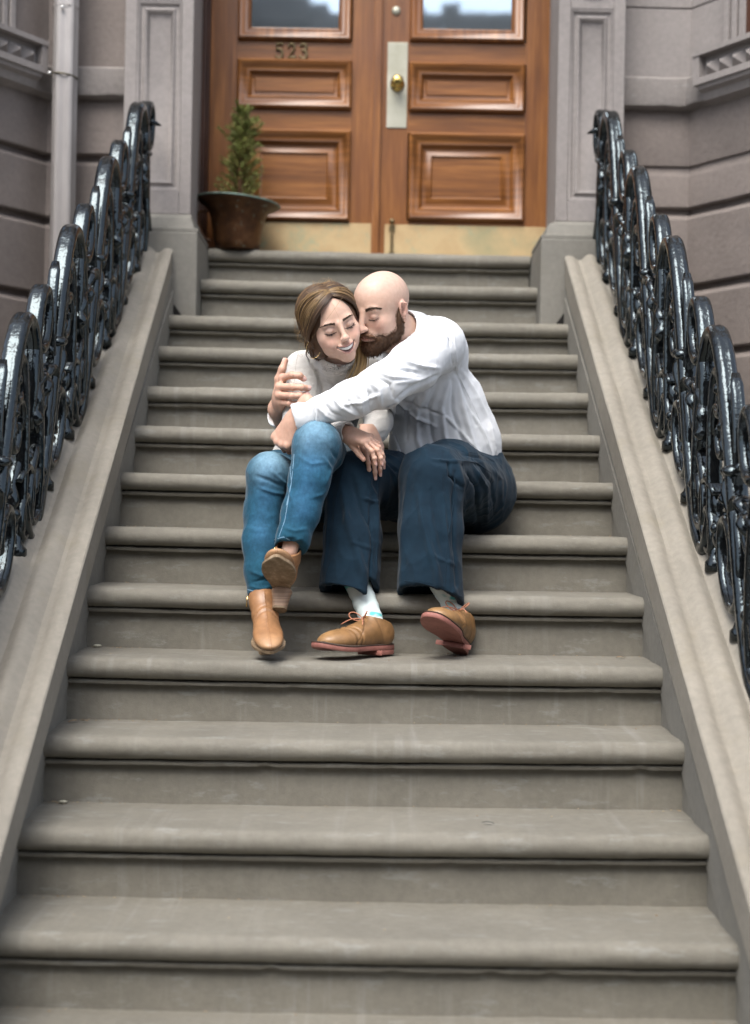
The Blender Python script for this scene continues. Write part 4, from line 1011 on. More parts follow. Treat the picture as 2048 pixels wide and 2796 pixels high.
# right hand coming from behind over her upper arm
fR = hand_field(P(800, 1065, 4.45), np.array([.11, .16, .12]))
wr = P(757, 1118, 4.50); dR_ = nz((.10, -.42, .62)); nR = nz((-.80, -.55, -.15))
def handR(f):
    sc = 1.05; K = [P(773, 1032, 4.425), P(764, 1056, 4.41), P(763, 1079, 4.41), P(768, 1099, 4.42)]
    r0 = [.0115, .0115, .011, .0105]
    for i, k_ in enumerate(K):
        f.cone(wr+np.array([-.004+.003*i, .0, .008-.006*i]), k_, .018, r0[i]*1.15, .014, sq=((-.8, .5, 0), .9)); f.ell(k_, np.full(3, r0[i]*1.12), k=.006)
    f.cone(wr+np.array([.02, .06, -.05]), wr, .028, .026, .02)
    f.ell((wr+K[1]+K[2])/3+np.array([.004, .004, 0]), (.022, .030, .038), None, .015)
    PP = [[K[0], P(797, 1024, 4.385), P(818, 1026, 4.378), P(829, 1034, 4.385)], [K[1], P(800, 1057, 4.375), P(824, 1058, 4.370), P(841, 1060, 4.382)],
          [K[2], P(797, 1081, 4.375), P(819, 1081, 4.372), P(837, 1077, 4.384)], [K[3], P(792, 1102, 4.39), P(808, 1104, 4.388), P(824, 1102, 4.396)]]
    tips = []
    for i, pp in enumerate(PP):
        r = (.0112, .0112, .0108, .0096)[i]
        for j in range(3):
            f.cone(pp[j], pp[j+1], r*(1-.06*j), r*(.94-.06*j), .003)
            if j: f.ell(pp[j]+np.array([0, -.001, 0]), np.full(3, r*(1.04-.05*j)), k=.003)
        v = nz(pp[3]-pp[2]); tips.append((pp[3], v, nz(np.array([-.15, -1, .12])), r*.86))
    tp = [P(762, 1085, 4.47), P(762, 1035, 4.455), P(771, 1008, 4.445), P(779, 985, 4.45)]
    f.chain(tp, [.018, .0135, .0115, .0092], .006); tips.append((tp[3], nz(tp[3]-tp[2]), nz(np.array([-.9, -.3, .2])), .0088))
    return tips
tipR = handR(fR)
parts = [(hV, hQ, hC), (bV, bQ, bC)]
for f_, tips in ((fL, tipL), (fR, tipR)):
    V, Q = f_.mesh(1); c = np.tile(SK_M*np.array([.93, .84, .80]), (len(V), 1))
    for p, v, up, r in tips:
        m = np.exp(-(np.linalg.norm(V-p, axis=1)/.013)**2)*.35; c = c*(1-m[:, None])+BLUSH*m[:, None]*1.05
    n_ = vnoise(V, 90, 5); c *= (1+.05*n_)[:, None]; parts.append((V, Q, c))
V, Q, C_ = joinm(parts)
base = np.array([J['pelv'][0], J['pelv'][1], top(5, J['pelv'][0])])
man = mk('person', V, Q, M['skin'], smooth=True, loc=base, col=C_)
props(man, 'bald bearded man in white shirt and navy trousers seated on steps, hugging a woman', 'person')
for tp_, wh in ((tipR, [0, 1, 2, 3, 4]),):
    v, q = nail_mesh(tp_, 1, wh); mk('fingernails', v, q, M['nail'], man, smooth=True)

# beard: a dense body with short hairs on it
lo = mO-.16; lo[2] -= .03
f = Field(lo, mO+.13, .0018)
T = mT
E = lambda c, r, k=.012, mode='u': f.ell(T(*c), np.array(r), mR, k, mode)
E((0, .050, -.088), (.047, .043, .029), .02); E((0, .076, -.098), (.029, .025, .027), .02)
for s in (-1, 1):
    E((s*.050, .020, -.068), (.017, .036, .026), .02); E((s*.066, .006, -.040), (.0105, .015, .030), .012); E((s*.070, .004, -.012), (.0065, .0095, .026), .01)
    E((s*.034, .066, -.073), (.016, .018, .018), .012)
f.chain([T(x, .1035-.013*(x/.03)**2, -.0495-.010*(x/.03)**2) for x in np.linspace(-.031, .031, 7)], [.0035, .0052, .0058, .0052, .0058, .0052, .0035], .004)
E((0, .105, -.0615), (.0205, .014, .0072), .003, 's')
V, Q = f.mesh(1); N = normals(V, Q); V = V+N*(vnoise(V, 260, 2)*.0012)[:, None]
L = (V-mO)@mR
def beardcol(L):
    g_ = rng.random(len(L)); c = np.array([.040, .020, .010])[None]*(1-.0*g_[:, None])+np.array([.075, .036, .016])[None]*(g_**2)[:, None]
    m = sst(-.03, .01, L[:, 2])[:, None]*.55; c = c*(1-m)+np.array([.24, .15, .10])*m
    m2 = (np.exp(-((L[:, 2]+.052)/.008)**2)*(L[:, 1] > .09))[:, None]*.4; return c*(1-m2)+np.array([.20, .10, .055])*m2
mk('beard', V, Q, M['beard'], man, smooth=True, col=beardcol(L))
sel = rng.choice(len(V), 7000, replace=True); sel = sel[(np.linalg.norm(V[sel]-T(0, .02, -.03), axis=1) > .03)]
down = mR@nz([0, .25, -1]); dd = N[sel]*.55+down+rng.normal(size=(len(sel), 3))*.28; dd /= np.linalg.norm(dd, axis=1)[:, None]
ln = .0085*(.4+.6*sst(.0, -.07, L[sel][:, 2]))*(.7+.6*rng.random(len(sel)))
bv, bq = blades(V[sel]-N[sel]*.001, dd, ln, .00055); mk('beard_hair', bv, bq, M['beard'], man, col=np.repeat(beardcol(L[sel]), 6, 0))
from mathutils.kdtree import KDTree
kd = KDTree(len(V)); [kd.insert(v, i) for i, v in enumerate(V.tolist())]; kd.balance()
HL = (hV-mO)@mR; HN = normals(hV, hQ); cand = np.where((HL[:, 1] > -.012) & (HL[:, 2] < .016) & (HL[:, 2] > -.075))[0]
dd_ = np.array([kd.find(hV[i].tolist())[2] for i in cand]); ok_ = cand[(dd_ < .0085) & (rng.random(len(cand)) < np.exp(-dd_/.0035)) & ~((HL[cand][:, 1] > .085) & (np.abs(HL[cand][:, 0]) < .012) & (HL[cand][:, 2] > -.046))]
ok_ = np.repeat(ok_, 2); dd2 = HN[ok_]*.35+down+rng.normal(size=(len(ok_), 3))*.35; dd2 /= np.linalg.norm(dd2, axis=1)[:, None]
bv, bq = blades(hV[ok_]+rng.normal(size=(len(ok_), 3))*.0008, dd2, .0042, .00040); mk('stubble', bv, bq, M['beard'], man, col=np.tile(np.array([.10, .055, .03]), (len(bv), 1)))
PR = projector(T, hV, hQ); bv, bq = brows(T, 1, .0026, 420, .0007, PR); mk('eyebrows', bv, bq, M['brow'], man)
eyelid_lashes(T, 1, .0045, PR, man, .0007)

# ---- shirt
lo = P(1020, 800, 4.2)-np.array([.42, .10, .62]); hi = P(1250, 820, 4.9)+np.array([.26, .14, .06])
f = Field(lo, hi, .004)
f.chain([P(1118, 955, 4.66), P(1150, 1030, 4.71), P(1195, 1120, 4.775), P(1228, 1215, 4.81), P(1236, 1285, 4.82)], [.118, .138, .152, .160, .158], .03, sq=((0, 1, 0), .86))
f.chain([P(1040, 985, 4.74), P(1105, 935, 4.68), J['shL']+np.array([-.004, 0, -.006])], [.06, .068, .082], .04)
f.ell(P(1205, 955, 4.66), (.085, .09, .09), None, .04)
f.ell(P(1120, 1240, 4.76), (.07, .09, .10), None, .05)
el = J['elL']
f.chain([J['shL'], P(1130, 1000, 4.40), el, P(960, 1092, 4.24), P(872, 1122, 4.235)], [.083, .072, .061, .050, .043], .03)
f.cone(P(880, 1122, 4.235), P(802, 1143, 4.235), .0415, .0410, .006, sq=((0, 1, 0), .85))
f.chain([J['shR'], P(900, 1100, 4.81), J['elR'], P(775, 1142, 4.57)], [.07, .062, .055, .040], .03)
f.cone(P(790, 1155, 4.62), P(756, 1133, 4.535), .038, .037, .006)
# open cuffs
dc = nz(P(802, 1143, 4.235)-P(880, 1122, 4.235)); f.cut(P(803, 1142, 4.235), dc, .07); f.cone(P(803, 1142, 4.235)-dc*.03, P(803, 1142, 4.235)+dc*.03, .0315, .0315, .002, 's', sq=((0, 1, 0), .84))
dc = nz(P(756, 1133, 4.535)-P(790, 1155, 4.62)); f.cut(P(758, 1131, 4.54), dc, .06); f.cone(P(758, 1131, 4.54)-dc*.03, P(758, 1131, 4.54)+dc*.03, .033, .033, .002, 's')
# neck opening and collar
nb = P(1112, 893, 4.60); hd = nz(mT(0, -.02, -.05)-J['neck'])
f.cone(J['neck'], mT(0, -.01, -.03), .060, .064, .004, 's')
V, Q = f.mesh(2)
lines = [
    ([(1240, 1012), (1180, 1030), (1120, 1060), (1085, 1092)], 9, -.008),
    ([(1245, 1022), (1275, 1090), (1300, 1160)], 7, -.005), ([(1258, 1010), (1300, 1075), (1335, 1150), (1350, 1210)], 8, .005), ([(1250, 1030), (1262, 1110), (1290, 1200), (1310, 1250)], 9, .006), ([(1235, 1040), (1235, 1120), (1262, 1200), (1275, 1240)], 8, -.006),
    ([(1225, 1045), (1205, 1110), (1215, 1190), (1235, 1250)], 9, .006), ([(1195, 1050), (1170, 1110), (1178, 1190), (1200, 1250)], 9, -.005), ([(1170, 1065), (1140, 1120), (1140, 1200), (1160, 1255)], 9, .006), ([(1135, 1080), (1110, 1130), (1110, 1200)], 7, -.005),
    ([(1085, 1098), (1130, 1135), (1190, 1165)], 6, .005), ([(1090, 1092), (1150, 1115), (1220, 1135)], 6, -.004), ([(1310, 1240), (1250, 1170), (1200, 1120)], 6, .004), ([(1345, 1250), (1320, 1180), (1270, 1100)], 6, .004),
    ([(1225, 905), (1232, 960), (1240, 1015)], 4, -.0035), ([(1236, 905), (1244, 960), (1250, 1010)], 4, .003),
    ([(1060, 955), (1110, 945), (1160, 950)], 6, .005), ([(1070, 930), (1120, 915), (1180, 925)], 6, -.004), ([(1085, 905), (1130, 890), (1175, 900)], 6, .004),
    ([(1040, 985), (1095, 985), (1150, 1000), (1200, 1005)], 7, .006), ([(1030, 1000), (1085, 1005), (1150, 1020)], 6, -.006), ([(1020, 1012), (1070, 1030), (1140, 1035)], 6, .005),
    ([(985, 1045), (1010, 1075), (1010, 1120)], 6, -.006), ([(1000, 1035), (1035, 1065), (1040, 1105)], 7, .006), ([(960, 1055), (985, 1090), (990, 1135)], 6, .005), ([(1020, 1025), (1065, 1050), (1075, 1085)], 6, -.005),
    ([(935, 1060), (950, 1095), (985, 1130)], 5, -.005), ([(905, 1080), (930, 1110), (975, 1135)], 6, .006), ([(880, 1092), (905, 1125), (950, 1145)], 6, -.005), ([(860, 1105), (890, 1135), (930, 1152)], 5, .004), ([(862, 1098), (858, 1125), (862, 1158)], 4, -.005), ([(868, 1098), (866, 1125), (872, 1160)], 4, .004),
    ([(1080, 1045), (1140, 1040), (1200, 1020)], 7, .005), ([(930, 1105), (980, 1100), (1040, 1075)], 6, .004),
    ([(1330, 1150), (1345, 1200), (1360, 1260)], 6, .004), ([(1140, 880), (1190, 895), (1235, 930)], 5, .003), ([(1130, 868), (1160, 862), (1200, 874)], 4, -.002)]
V = folds(V, Q, [(p, w*.65, h*1.5) for p, w, h in lines]); V = ridged(V, Q, .0027, (17, 17, 9), 1); V = wrinkle(V, Q, .0008, 50, 1)
shirt = mk('shirt', V, Q, M['shirt'], man, smooth=True)
# collar: a standing band folded over, open at the throat
ax = hd; u_ = nz(np.cross(ax, [0, 1, 0])); v_ = np.cross(ax, u_)
cen = J['neck']*.45+mT(0, -.018, -.055)*.55+np.array([.010, .006, -.010]); V = []; n = 48
for i in range(n):
    a = 2*math.pi*i/(n-1); o = u_*math.cos(a)+v_*math.sin(a)
    for rr, hh in ((.078, -.030), (.0700, .012), (.0735, .026), (.078, .024), (.088, -.004), (.096, -.026), (.092, -.026), (.082, .002), (.0755, .015)):
        V.append(cen+o*rr*(1+.02*math.sin(3*a))+ax*hh)
Fq = [(i*9+j, i*9+j+1, (i+1)*9+j+1, (i+1)*9+j) for i in range(n-1) for j in range(8)]
mk('collar', V, Fq, M['shirt'], shirt, smooth=True)
# placket with buttons, hanging open at the belly
S0 = [(1068, 1105), (1066, 1150), (1072, 1200), (1086, 1240), (1100, 1268)]
from mathutils.bvhtree import BVHTree
def snap(obj_v, obj_q, pts, lift):
    bvh = BVHTree.FromPolygons(obj_v.tolist(), obj_q.tolist()); out = []
    for u, v in pts:
        d_ = Vector(P(u, v, 1.0)); h_ = bvh.ray_cast(Vector((0, 0, 0)), d_.normalized()); 
        if h_[0] is not None: out.append((np.array(h_[0])+np.array(h_[1])*lift*(-1 if np.dot(h_[1], d_) > 0 else 1), np.array(h_[1])*(-1 if np.dot(h_[1], d_) > 0 else 1)))
    return out
def strip(obj_v, obj_q, line, w, lift, th=None, n=30):
    """a narrow band of cloth or a seam laid on a garment"""
    line = np.array(line, float); seg = np.r_[0, np.cumsum(np.linalg.norm(np.diff(line, axis=0), axis=1))]; ts = np.linspace(0, seg[-1], n)
    pts = np.c_[np.interp(ts, seg, line[:, 0]), np.interp(ts, seg, line[:, 1])]; hp = snap(obj_v, obj_q, pts, lift)
    if len(hp) < 3: return None
    c = np.array([h[0] for h in hp]); nn = np.array([h[1] for h in hp])
    for _ in range(3): c[1:-1] = c[1:-1]*.5+.25*(c[:-2]+c[2:])
    T_ = np.gradient(c, axis=0); T_ /= np.linalg.norm(T_, axis=1)[:, None]+1e-9; sd = np.cross(T_, nn); sd /= np.linalg.norm(sd, axis=1)[:, None]+1e-9
    V = []; 
    for i in range(len(c)):
        for a, b in ((-1, -1.5), (-1, 0), (-.6, .35), (.6, .35), (1, 0), (1, -1.5)): V.append(c[i]+sd[i]*a*w+nn[i]*b*(th or w*.3))
    Fq = [(i*6+j, i*6+j+1, (i+1)*6+j+1, (i+1)*6+j) for i in range(len(c)-1) for j in range(5)]
    return V, Fq, hp
s_ = strip(V0 := np.array(shirt.data.vertices.data and [tuple(Vector(v.co)+Vector(base)) for v in shirt.data.vertices]), np.array([tuple(p.vertices) for p in shirt.data.polygons]), S0, .0165, .003, .0035)
if s_: mk('placket', s_[0], s_[1], M['shirt'], shirt, smooth=True)
shq = np.array([tuple(p.vertices) for p in shirt.data.polygons])
for (a, b) in ((1069, 1130), (1075, 1182), (1088, 1232)):
    hp = snap(V0, shq, [(a, b)], .0075)
    if hp:
        q, nn = hp[0]; Vb, Fb = lathe([(.0005, 0), (.005, 0), (.0055, .001), (.004, .0018), (.0005, .0015)], 12, (0, 0, 0)); M_ = np.array(Vector(nn).to_track_quat('Z', 'Y').to_matrix()); mk('button', np.array(Vb)@M_.T+q, Fb, M['teeth'], shirt, smooth=True)
for ln_ in ([(1228, 893), (1238, 950), (1246, 1012)], [(1250, 1020), (1290, 1100), (1325, 1180), (1352, 1262)], [(866, 1099), (862, 1128), (868, 1163)], [(1062, 940), (1090, 915), (1140, 905)]):
    s_ = strip(V0, shq, ln_, .0022, .0004, .0007)
    if s_: mk('seam', s_[0], s_[1], M['shirt'], shirt, smooth=True)

# ---- trousers
lo = P(860, 1650, 4.2)-np.array([.05, .12, .05]); hi = P(1400, 1190, 4.98)+np.array([.05, .05, .04])
f = Field(lo, hi, .004)
pel = P(1262, 1325, 4.83)
f.chain([P(1245, 1262, 4.83), pel], [.150, .150], .03, sq=((0, 1, 0), .9)); f.chain([P(1180, 1345, 4.86), P(1295, 1340, 4.83)], [.125, .130], .04)
f.chain([P(1292, 1338, 4.80), P(1230, 1305, 4.56), P(1178, 1302, 4.38)], [.130, .112, .092], .03)
f.chain([P(1178, 1302, 4.38), P(1174, 1450, 4.345), P(1174, 1650, 4.315)], [.092, .092, .100], .02, sq=((0, 1, 0), .92))
f.chain([P(1165, 1350, 4.84), P(1060, 1325, 4.58), P(968, 1310, 4.41)], [.115, .100, .084], .03)
f.chain([P(964, 1312, 4.40), P(962, 1460, 4.36), P(952, 1640, 4.325)], [.084, .082, .092], .02, sq=((0, 1, 0), .92))
cuts = [(P(1172, 1634, 4.31), (-.20, -.50, -.87), .102, P(1174, 1450, 4.345)), (P(952, 1628, 4.32), (-.27, -.42, -.90), .092, P(962, 1460, 4.36))]
for c, n_, r, up_ in cuts:
    f.cut(c, n_, .19); d_ = nz(up_-c); f.cone(c+d_*.11, c-d_*.05, r*.66, r*.845, .002, 's', sq=((0, 1, 0), .92))
V, Q = f.mesh(2)
lines = [([(1250, 1270), (1262, 1340), (1264, 1420), (1262, 1500)], 8, .007), ([(1240, 1290), (1238, 1380), (1240, 1470), (1246, 1600)], 8, -.006), ([(1225, 1260), (1228, 1300), (1258, 1330)], 6, -.007),
    ([(1110, 1300), (1104, 1420), (1098, 1560), (1092, 1620)], 12, .005), ([(1140, 1330), (1160, 1440), (1190, 1560), (1200, 1620)], 12, .006), ([(1175, 1340), (1195, 1430), (1215, 1530)], 10, -.005), ([(1210, 1350), (1222, 1480), (1228, 1600)], 6, .004),
    ([(1262, 1270), (1300, 1330), (1305, 1440)], 8, -.010), ([(1285, 1265), (1325, 1330), (1330, 1430)], 8, .009), ([(1305, 1260), (1345, 1320), (1350, 1410)], 7, -.008), ([(1330, 1262), (1368, 1310), (1370, 1390)], 7, .006),
    ([(1255, 1240), (1300, 1246), (1350, 1262)], 5, -.005), ([(1180, 1255), (1250, 1262), (1320, 1262)], 6, .004),
    ([(900, 1320), (895, 1440), (880, 1600)], 12, .005), ([(935, 1330), (950, 1430), (985, 1540), (1010, 1620)], 12, .006), ([(960, 1300), (985, 1390), (1020, 1470)], 9, -.005), ([(1000, 1300), (1022, 1350), (1030, 1450), (1028, 1580)], 7, .005), ([(1010, 1380), (1012, 1500), (1008, 1610)], 5, -.005),
    ([(1045, 1265), (1075, 1300), (1085, 1340)], 5, .005), ([(1060, 1262), (1090, 1290)], 5, -.005), ([(990, 1360), (1025, 1372)], 5, .004), ([(960, 1480), (1015, 1500)], 7, .003), ([(1185, 1520), (1245, 1545)], 7, .003)]
V = folds(V, Q, [(p, w*.7, h*1.6) for p, w, h in lines]); V = ridged(V, Q, .0062, (15, 15, 4.5), 4); V = wrinkle(V, Q, .0010, 40, 4)
tr = mk('trousers', V, Q, M['navy'], man, smooth=True)
TV, TQ = V, Q
# hem stitching, side seams, belt
def hemline(c, n_, r, dist, lab, obj, VV, QQ):
    c = np.array(c); n_ = nz(n_); d = (VV-c)@n_; rr = np.linalg.norm(VV-c, axis=1)
    return None
for ln_ in ([(868, 1587), (905, 1590), (955, 1600), (1000, 1612), (1033, 1622)], [(1085, 1585), (1130, 1588), (1180, 1600), (1225, 1614), (1262, 1630)], [(1030, 1310), (1034, 1420), (1028, 1540), (1030, 1620)], [(1232, 1250), (1244, 1330), (1222, 1480), (1214, 1600)], [(1245, 1256), (1300, 1262), (1340, 1290)], [(1260, 1232), (1310, 1238), (1352, 1262)]):
    s_ = strip(TV, TQ, ln_, .0022, .0006, .0010)
    if s_: mk('seam', s_[0], s_[1], M['navy'], tr, smooth=True)
V = []; n = 40; c = P(1245, 1255, 4.83)
for i in range(n):
    a = 2*math.pi*i/(n-1)
    for rr, hh in ((.150, -.016), (.1535, -.015), (.1535, .015), (.150, .016)): V.append(c+np.array([math.cos(a)*rr*1.0, math.sin(a)*rr*.9, hh-.022*math.cos(a)]))
mk('belt', V, [(i*4+j, i*4+j+1, (i+1)*4+j+1, (i+1)*4+j) for i in range(n-1) for j in range(3)], M['belt'], man, smooth=True)

# ---- shoes
def shoe_frame(heel, toe, nrm):
    d = nz(np.array(toe)-heel); n = nz(np.array(nrm, float)-np.dot(nrm, d)*d); return d, n, np.cross(n, d)
def outline(L, W, n=44):
    pts = []
    for i in range(n):
        a = 2*math.pi*i/n; x = math.cos(a); y = math.sin(a)
        X = L*(.5+.5*x); t = X/L; w = W*(.34+.16*sst(.25, .75, t)-.05*np.exp(-((t-.42)/.16)**2)*1.2)
        e = abs(y)**.72*math.copysign(1, y); pts.append((X, e*w*(1.0 if y > 0 else 1.0)))
    return np.array(pts)
def shoe(name, heel, toe, nrm, L, W, mat_sole, owner, laces=True, label=None, spring=.012, ankle=None, mirror=1):
    d, n, s = shoe_frame(heel, toe, nrm); s = s*mirror; H = np.array(heel)
    G = lambda x, y, z: H+d*x+s*y+n*z
    O = outline(L, W); sp = lambda x: spring*max(0, (x/L-.62)/.38)**2+.0
    # upper
    c = G(L/2, 0, .05); f = Field(c-.20, c+.20, .0022)
    Rm = np.stack([d, s, n], 1); sh = .030
    for x, w, h, z0 in ((.045, .034, .040, .058), (.085, .036, .042, .058), (.125, .039, .040, .052), (.165, .043, .035, .045), (.205, .045, .030, .040), (.238, .040, .026, .037)):
        x *= L/.30; f.ell(G(x, 0, z0+sp(x)), (.045, w*W/.105, h), Rm, .022)
    f.cone(G(.045*L/.3, 0, .05), G(.062*L/.3, 0, .105), .034, .031, .02); f.cone(G(.11*L/.3, 0, .062), G(.07*L/.3, 0, .10), .026, .026, .02)
    f.cut(G(.06*L/.3, 0, .098), nz(n*1.0-d*.28), .12)
    A = ankle if ankle is not None else G(.055*L/.3, 0, .2)
    f.cone(G(.062*L/.3, 0, .07), G(.058*L/.3, 0, .16), .027, .029, .002, 's')
    p = G(L/2, 0, .022); f.cut(p, -n, .25)
    V, Q = f.mesh(1)
    loc = (V-H)@Rm; loc[:, 1] *= 1
    c = np.tile(np.array([.225, .120, .048]), (len(V), 1))
    m = sst(.64, .95, loc[:, 0]/L)*.35; c = c*(1-m[:, None])+np.array([.38, .225, .10])*m[:, None]
    dk = np.exp(-((loc[:, 2]-.030-.0*loc[:, 0])/.006)**2)*.45; c = c*(1-dk[:, None])+np.array([.15, .075, .03])*dk[:, None]
    c *= (1+.20*vnoise(V, 40, 3)+.14*vnoise(V, 110, 8))[:, None]
    # creases across the vamp and stitched seams
    N = normals(V, Q); off = np.zeros(len(V))
    for xc, h in ((.60, -.0022), (.645, .0015), (.68, -.0016), (.72, .001)): off += h*np.exp(-((loc[:, 0]/L-xc+.10*np.abs(loc[:, 1])/.05)/.012)**2)
    sx = np.abs(loc[:, 0]-.165*L/.3+ (loc[:, 2]-.05)*.9); off += -.0014*np.exp(-(sx/.0022)**2)*(np.abs(loc[:, 1]) > .012); sx2 = np.abs(loc[:, 0]-.072*L/.3-(loc[:, 2]-.05)*.35); off += -.0012*np.exp(-(sx2/.002)**2)
    V = V+N*off[:, None]
    for q_ in (sx, sx2):
        m = np.exp(-(q_/.0022)**2)*.5*(np.abs(loc[:, 1]) > .012); c = c*(1-m[:, None])+np.array([.12, .06, .025])*m[:, None]
    up = mk(name, V, Q, M['tan'], owner, smooth=True, col=np.clip(c, 0, 1))
    if label: up['label'] = label
    # sole: slab following the outline, heel block below
    def slabz(O, z0, z1, grow, nm, mat, x0=0, x1=1):
        V = []; n_ = len(O)
        for z, g_ in ((z0, grow*.6), (z0+.002, grow), (z1-.002, grow), (z1, grow*.6)):
            for x, y in O:
                xx = min(max(x, x0*L), x1*L); V.append(G(xx+(x/L-.5)*2*g_, y*(1+g_/(W*.5)), z+sp(xx)))
        Fq = [(i*n_+j, i*n_+(j+1) % n_, (i+1)*n_+(j+1) % n_, (i+1)*n_+j) for i in range(3) for j in range(n_)]+[tuple(range(n_-1, -1, -1)), tuple(3*n_+j for j in range(n_))]
        return mk(nm, V, Fq, mat, up, smooth=False, auto=40)
    slabz(O, .010, .0235, .004, 'sole', mat_sole); slabz(O, .0237, .0275, .005, 'welt', M['welt'])
    slabz(O, -.004, .0098, .003, 'heel', mat_sole, 0, .29)
    if laces:
        mb = MB()
        for k in range(5):
            x = (.118+.014*k)*L/.30; z = .091-.0075*k; w = .016+.001*k
            for sg in (-1, 1): mb.add(*tube([G(x-.006, -w*sg, z-.008), G(x-.001, -w*.4*sg, z+.004), G(x+.006, w*.5*sg, z+.003), G(x+.009, w*sg, z-.009)], np.full(4, .0019), 6))
        for sg, hh in ((-1, .0), (1, .004)):
            lp = bez([(.112, 0, .096), (.115, sg*.030, .135), (.150, sg*.055, .125), (.150, sg*.03, .09), (.115, 0, .096)], 20); mb.add(*tube([G(a*L/.3, b, c_+hh) for a, b, c_ in lp], np.full(20, .0017), 6))
            tl = bez([(.112, 0, .098), (.135, sg*.02, .11), (.16, sg*.045, .085)], 10); mb.add(*tube([G(a*L/.3, b, c_) for a, b, c_ in tl], np.full(10, .0016), 6))
        mb.build('laces', M['lace'], up, smooth=True)
        mb = MB(); mb.add(*tube([G(.085*L/.3, 0, .095), G(.12*L/.3, 0, .088), G(.17*L/.3, 0, .062)], np.array([[.016, .003], [.015, .003], [.012, .003]]), 10, up=s)); mb.build('tongue', M['tan'], up)
        o = COL.objects[-1] if False else up.children[-1] if up.children else None
    return up, G
z3 = top(3, -.05)
hR = P(1068, 1790, 4.29); hR[2] = z3+.004; tR = P(880, 1780, 4.105); tR[2] = z3+.008
shoeR, GR = shoe('shoe', hR, tR, (-.02, .05, 1), .292, .105, M['pinksole'], man, label='tan lace-up shoe with pink sole resting on the step', spring=.016)
hL = P(1262, 1786, 4.36); tL = P(1176, 1706, 4.10)
shoeL, GL = shoe('shoe', hL, tL, (.22, .26, .90), .308, .114, M['pinksole'], man, label='tan lace-up shoe with its toe raised and pink sole showing', spring=.010)
for o_ in (shoeR, shoeL):
    for ch in o_.children:
        if ch.name.startswith('tongue') and not ch.data.color_attributes: ch.data.materials[0] = M['welt']
for G_, mid_, up_ in ((GR, P(1008, 1672, 4.315), P(972, 1585, 4.34)), (GL, P(1232, 1645, 4.335), P(1190, 1560, 4.34))):
    a = G_(.060, 0, .055); pts = [a, a*.5+mid_*.5, mid_, mid_*.5+up_*.5, up_]; V, Fc = tube(bez([tuple(p) for p in pts], 30), np.linspace(.032, .038, 30), 24, up=(0, 1, 0)); V = np.array(V)
    V += .0010*np.sin(np.linalg.norm(V-a, axis=1)*200)[:, None]*np.array([1, 1, 0]); mk('sock', V, Fc, M['sock'], man, smooth=True)
# ================================================================ THE WOMAN
wO = P(907, 886, 4.38); wR = frame(12, 20, -24); WS = .965
K = dict(neck=P(915, 1010, 4.53), shR=P(826, 1008, 4.535), elR=P(812, 1172, 4.42), wrR=P(948, 1184, 4.31), shL=P(985, 1010, 4.62), elL=P(1034, 1150, 4.53), wrL=P(1002, 1188, 4.41),
         chest=P(900, 1075, 4.60), waist=P(868, 1200, 4.74), pelv=P(850, 1325, 4.82), hipR=P(798, 1335, 4.80), hipL=P(900, 1335, 4.82), knR=P(735, 1296, 4.30), knL=P(865, 1213, 4.235), anR=P(714, 1640, 4.22), anL=P(790, 1505, 4.16))
wf = Field(wO-.16-np.array([0, 0, .05]), wO+.17, .0015); T = head(wf, wO, wR, WS, True); wT = T
wf.cone(T(0, -.018, -.045), K['neck'], .046, .050, .03)
V, Q = wf.mesh(1); L = ((V-wO)@wR)/WS
# smile folds and lids pressed a little deeper
parts = [(V, Q, skin_paint(L, SK_W, True, WS))]; wHV, wHQ = V, Q
f = Field(P(840, 1000, 4.5)-np.array([.35, .45, .85]), P(840, 1000, 4.5)+np.array([.35, .45, .1]), .007)
f.chain([K['neck'], K['chest'], K['waist'], K['pelv']], [.042, .085, .085, .10], .03, sq=((0, 1, 0), .8))
f.chain([K['shR'], K['neck'], K['shL']], [.036, .042, .038], .03); f.chain([K['shR'], K['elR'], K['wrR']], [.036, .028, .018], .02); f.chain([K['shL'], K['elL'], K['wrL']], [.036, .026, .016], .02)
for h_, k_, a_ in (('hipL', 'knL', 'anL'), ('hipR', 'knR', 'anR')): f.chain([K[h_], K[k_], K[a_]], [.065, .042, .024], .02)
V, Q = f.mesh(2); parts.append((V, Q, np.tile(SK_W, (len(V), 1))))
# her right hand laid over her left, both resting on his knee
f1 = hand_field(P(985, 1200, 4.27), np.array([.11, .12, .10]), .0014)
tw1 = hand(f1, P(948, 1181, 4.318), (.76, -.46, -.30), (.20, -.50, .82), (.1, -.3, -.9), .83, [(26, 30, 16), (22, 32, 18), (22, 32, 20), (24, 34, 20)], (46, 10, 10, 6), (.03, .01, -.01, -.03))
f2 = hand_field(P(1025, 1245, 4.30), np.array([.09, .12, .10]), .0014)
tw2 = hand(f2, P(1006, 1180, 4.40), (.24, -.56, -.79), (.10, -.80, .60), (-.9, 0, .1), .80, [(12, 26, 14), (14, 22, 14), (16, 24, 14), (18, 26, 16)], (30, 8, 5, 30), (.03, .01, -.01, -.03))
for f_, tips in ((f1, tw1), (f2, tw2)):
    V, Q = f_.mesh(1); c = np.tile(SK_W*np.array([.98, .92, .90]), (len(V), 1))
    for p, v, up, r in tips:
        m = np.exp(-(np.linalg.norm(V-p, axis=1)/.012)**2)*.30; c = c*(1-m[:, None])+BLUSH*m[:, None]*1.05
    c *= (1+.04*vnoise(V, 90, 5))[:, None]; parts.append((V, Q, c))
V, Q, C_ = joinm(parts)
wbase = np.array([K['pelv'][0], K['pelv'][1], top(5, K['pelv'][0])])
woman = mk('person', V, Q, M['skin'], smooth=True, loc=wbase, col=C_)
props(woman, 'smiling woman in a cream knit sweater and faded jeans seated on the steps, legs crossed', 'person')
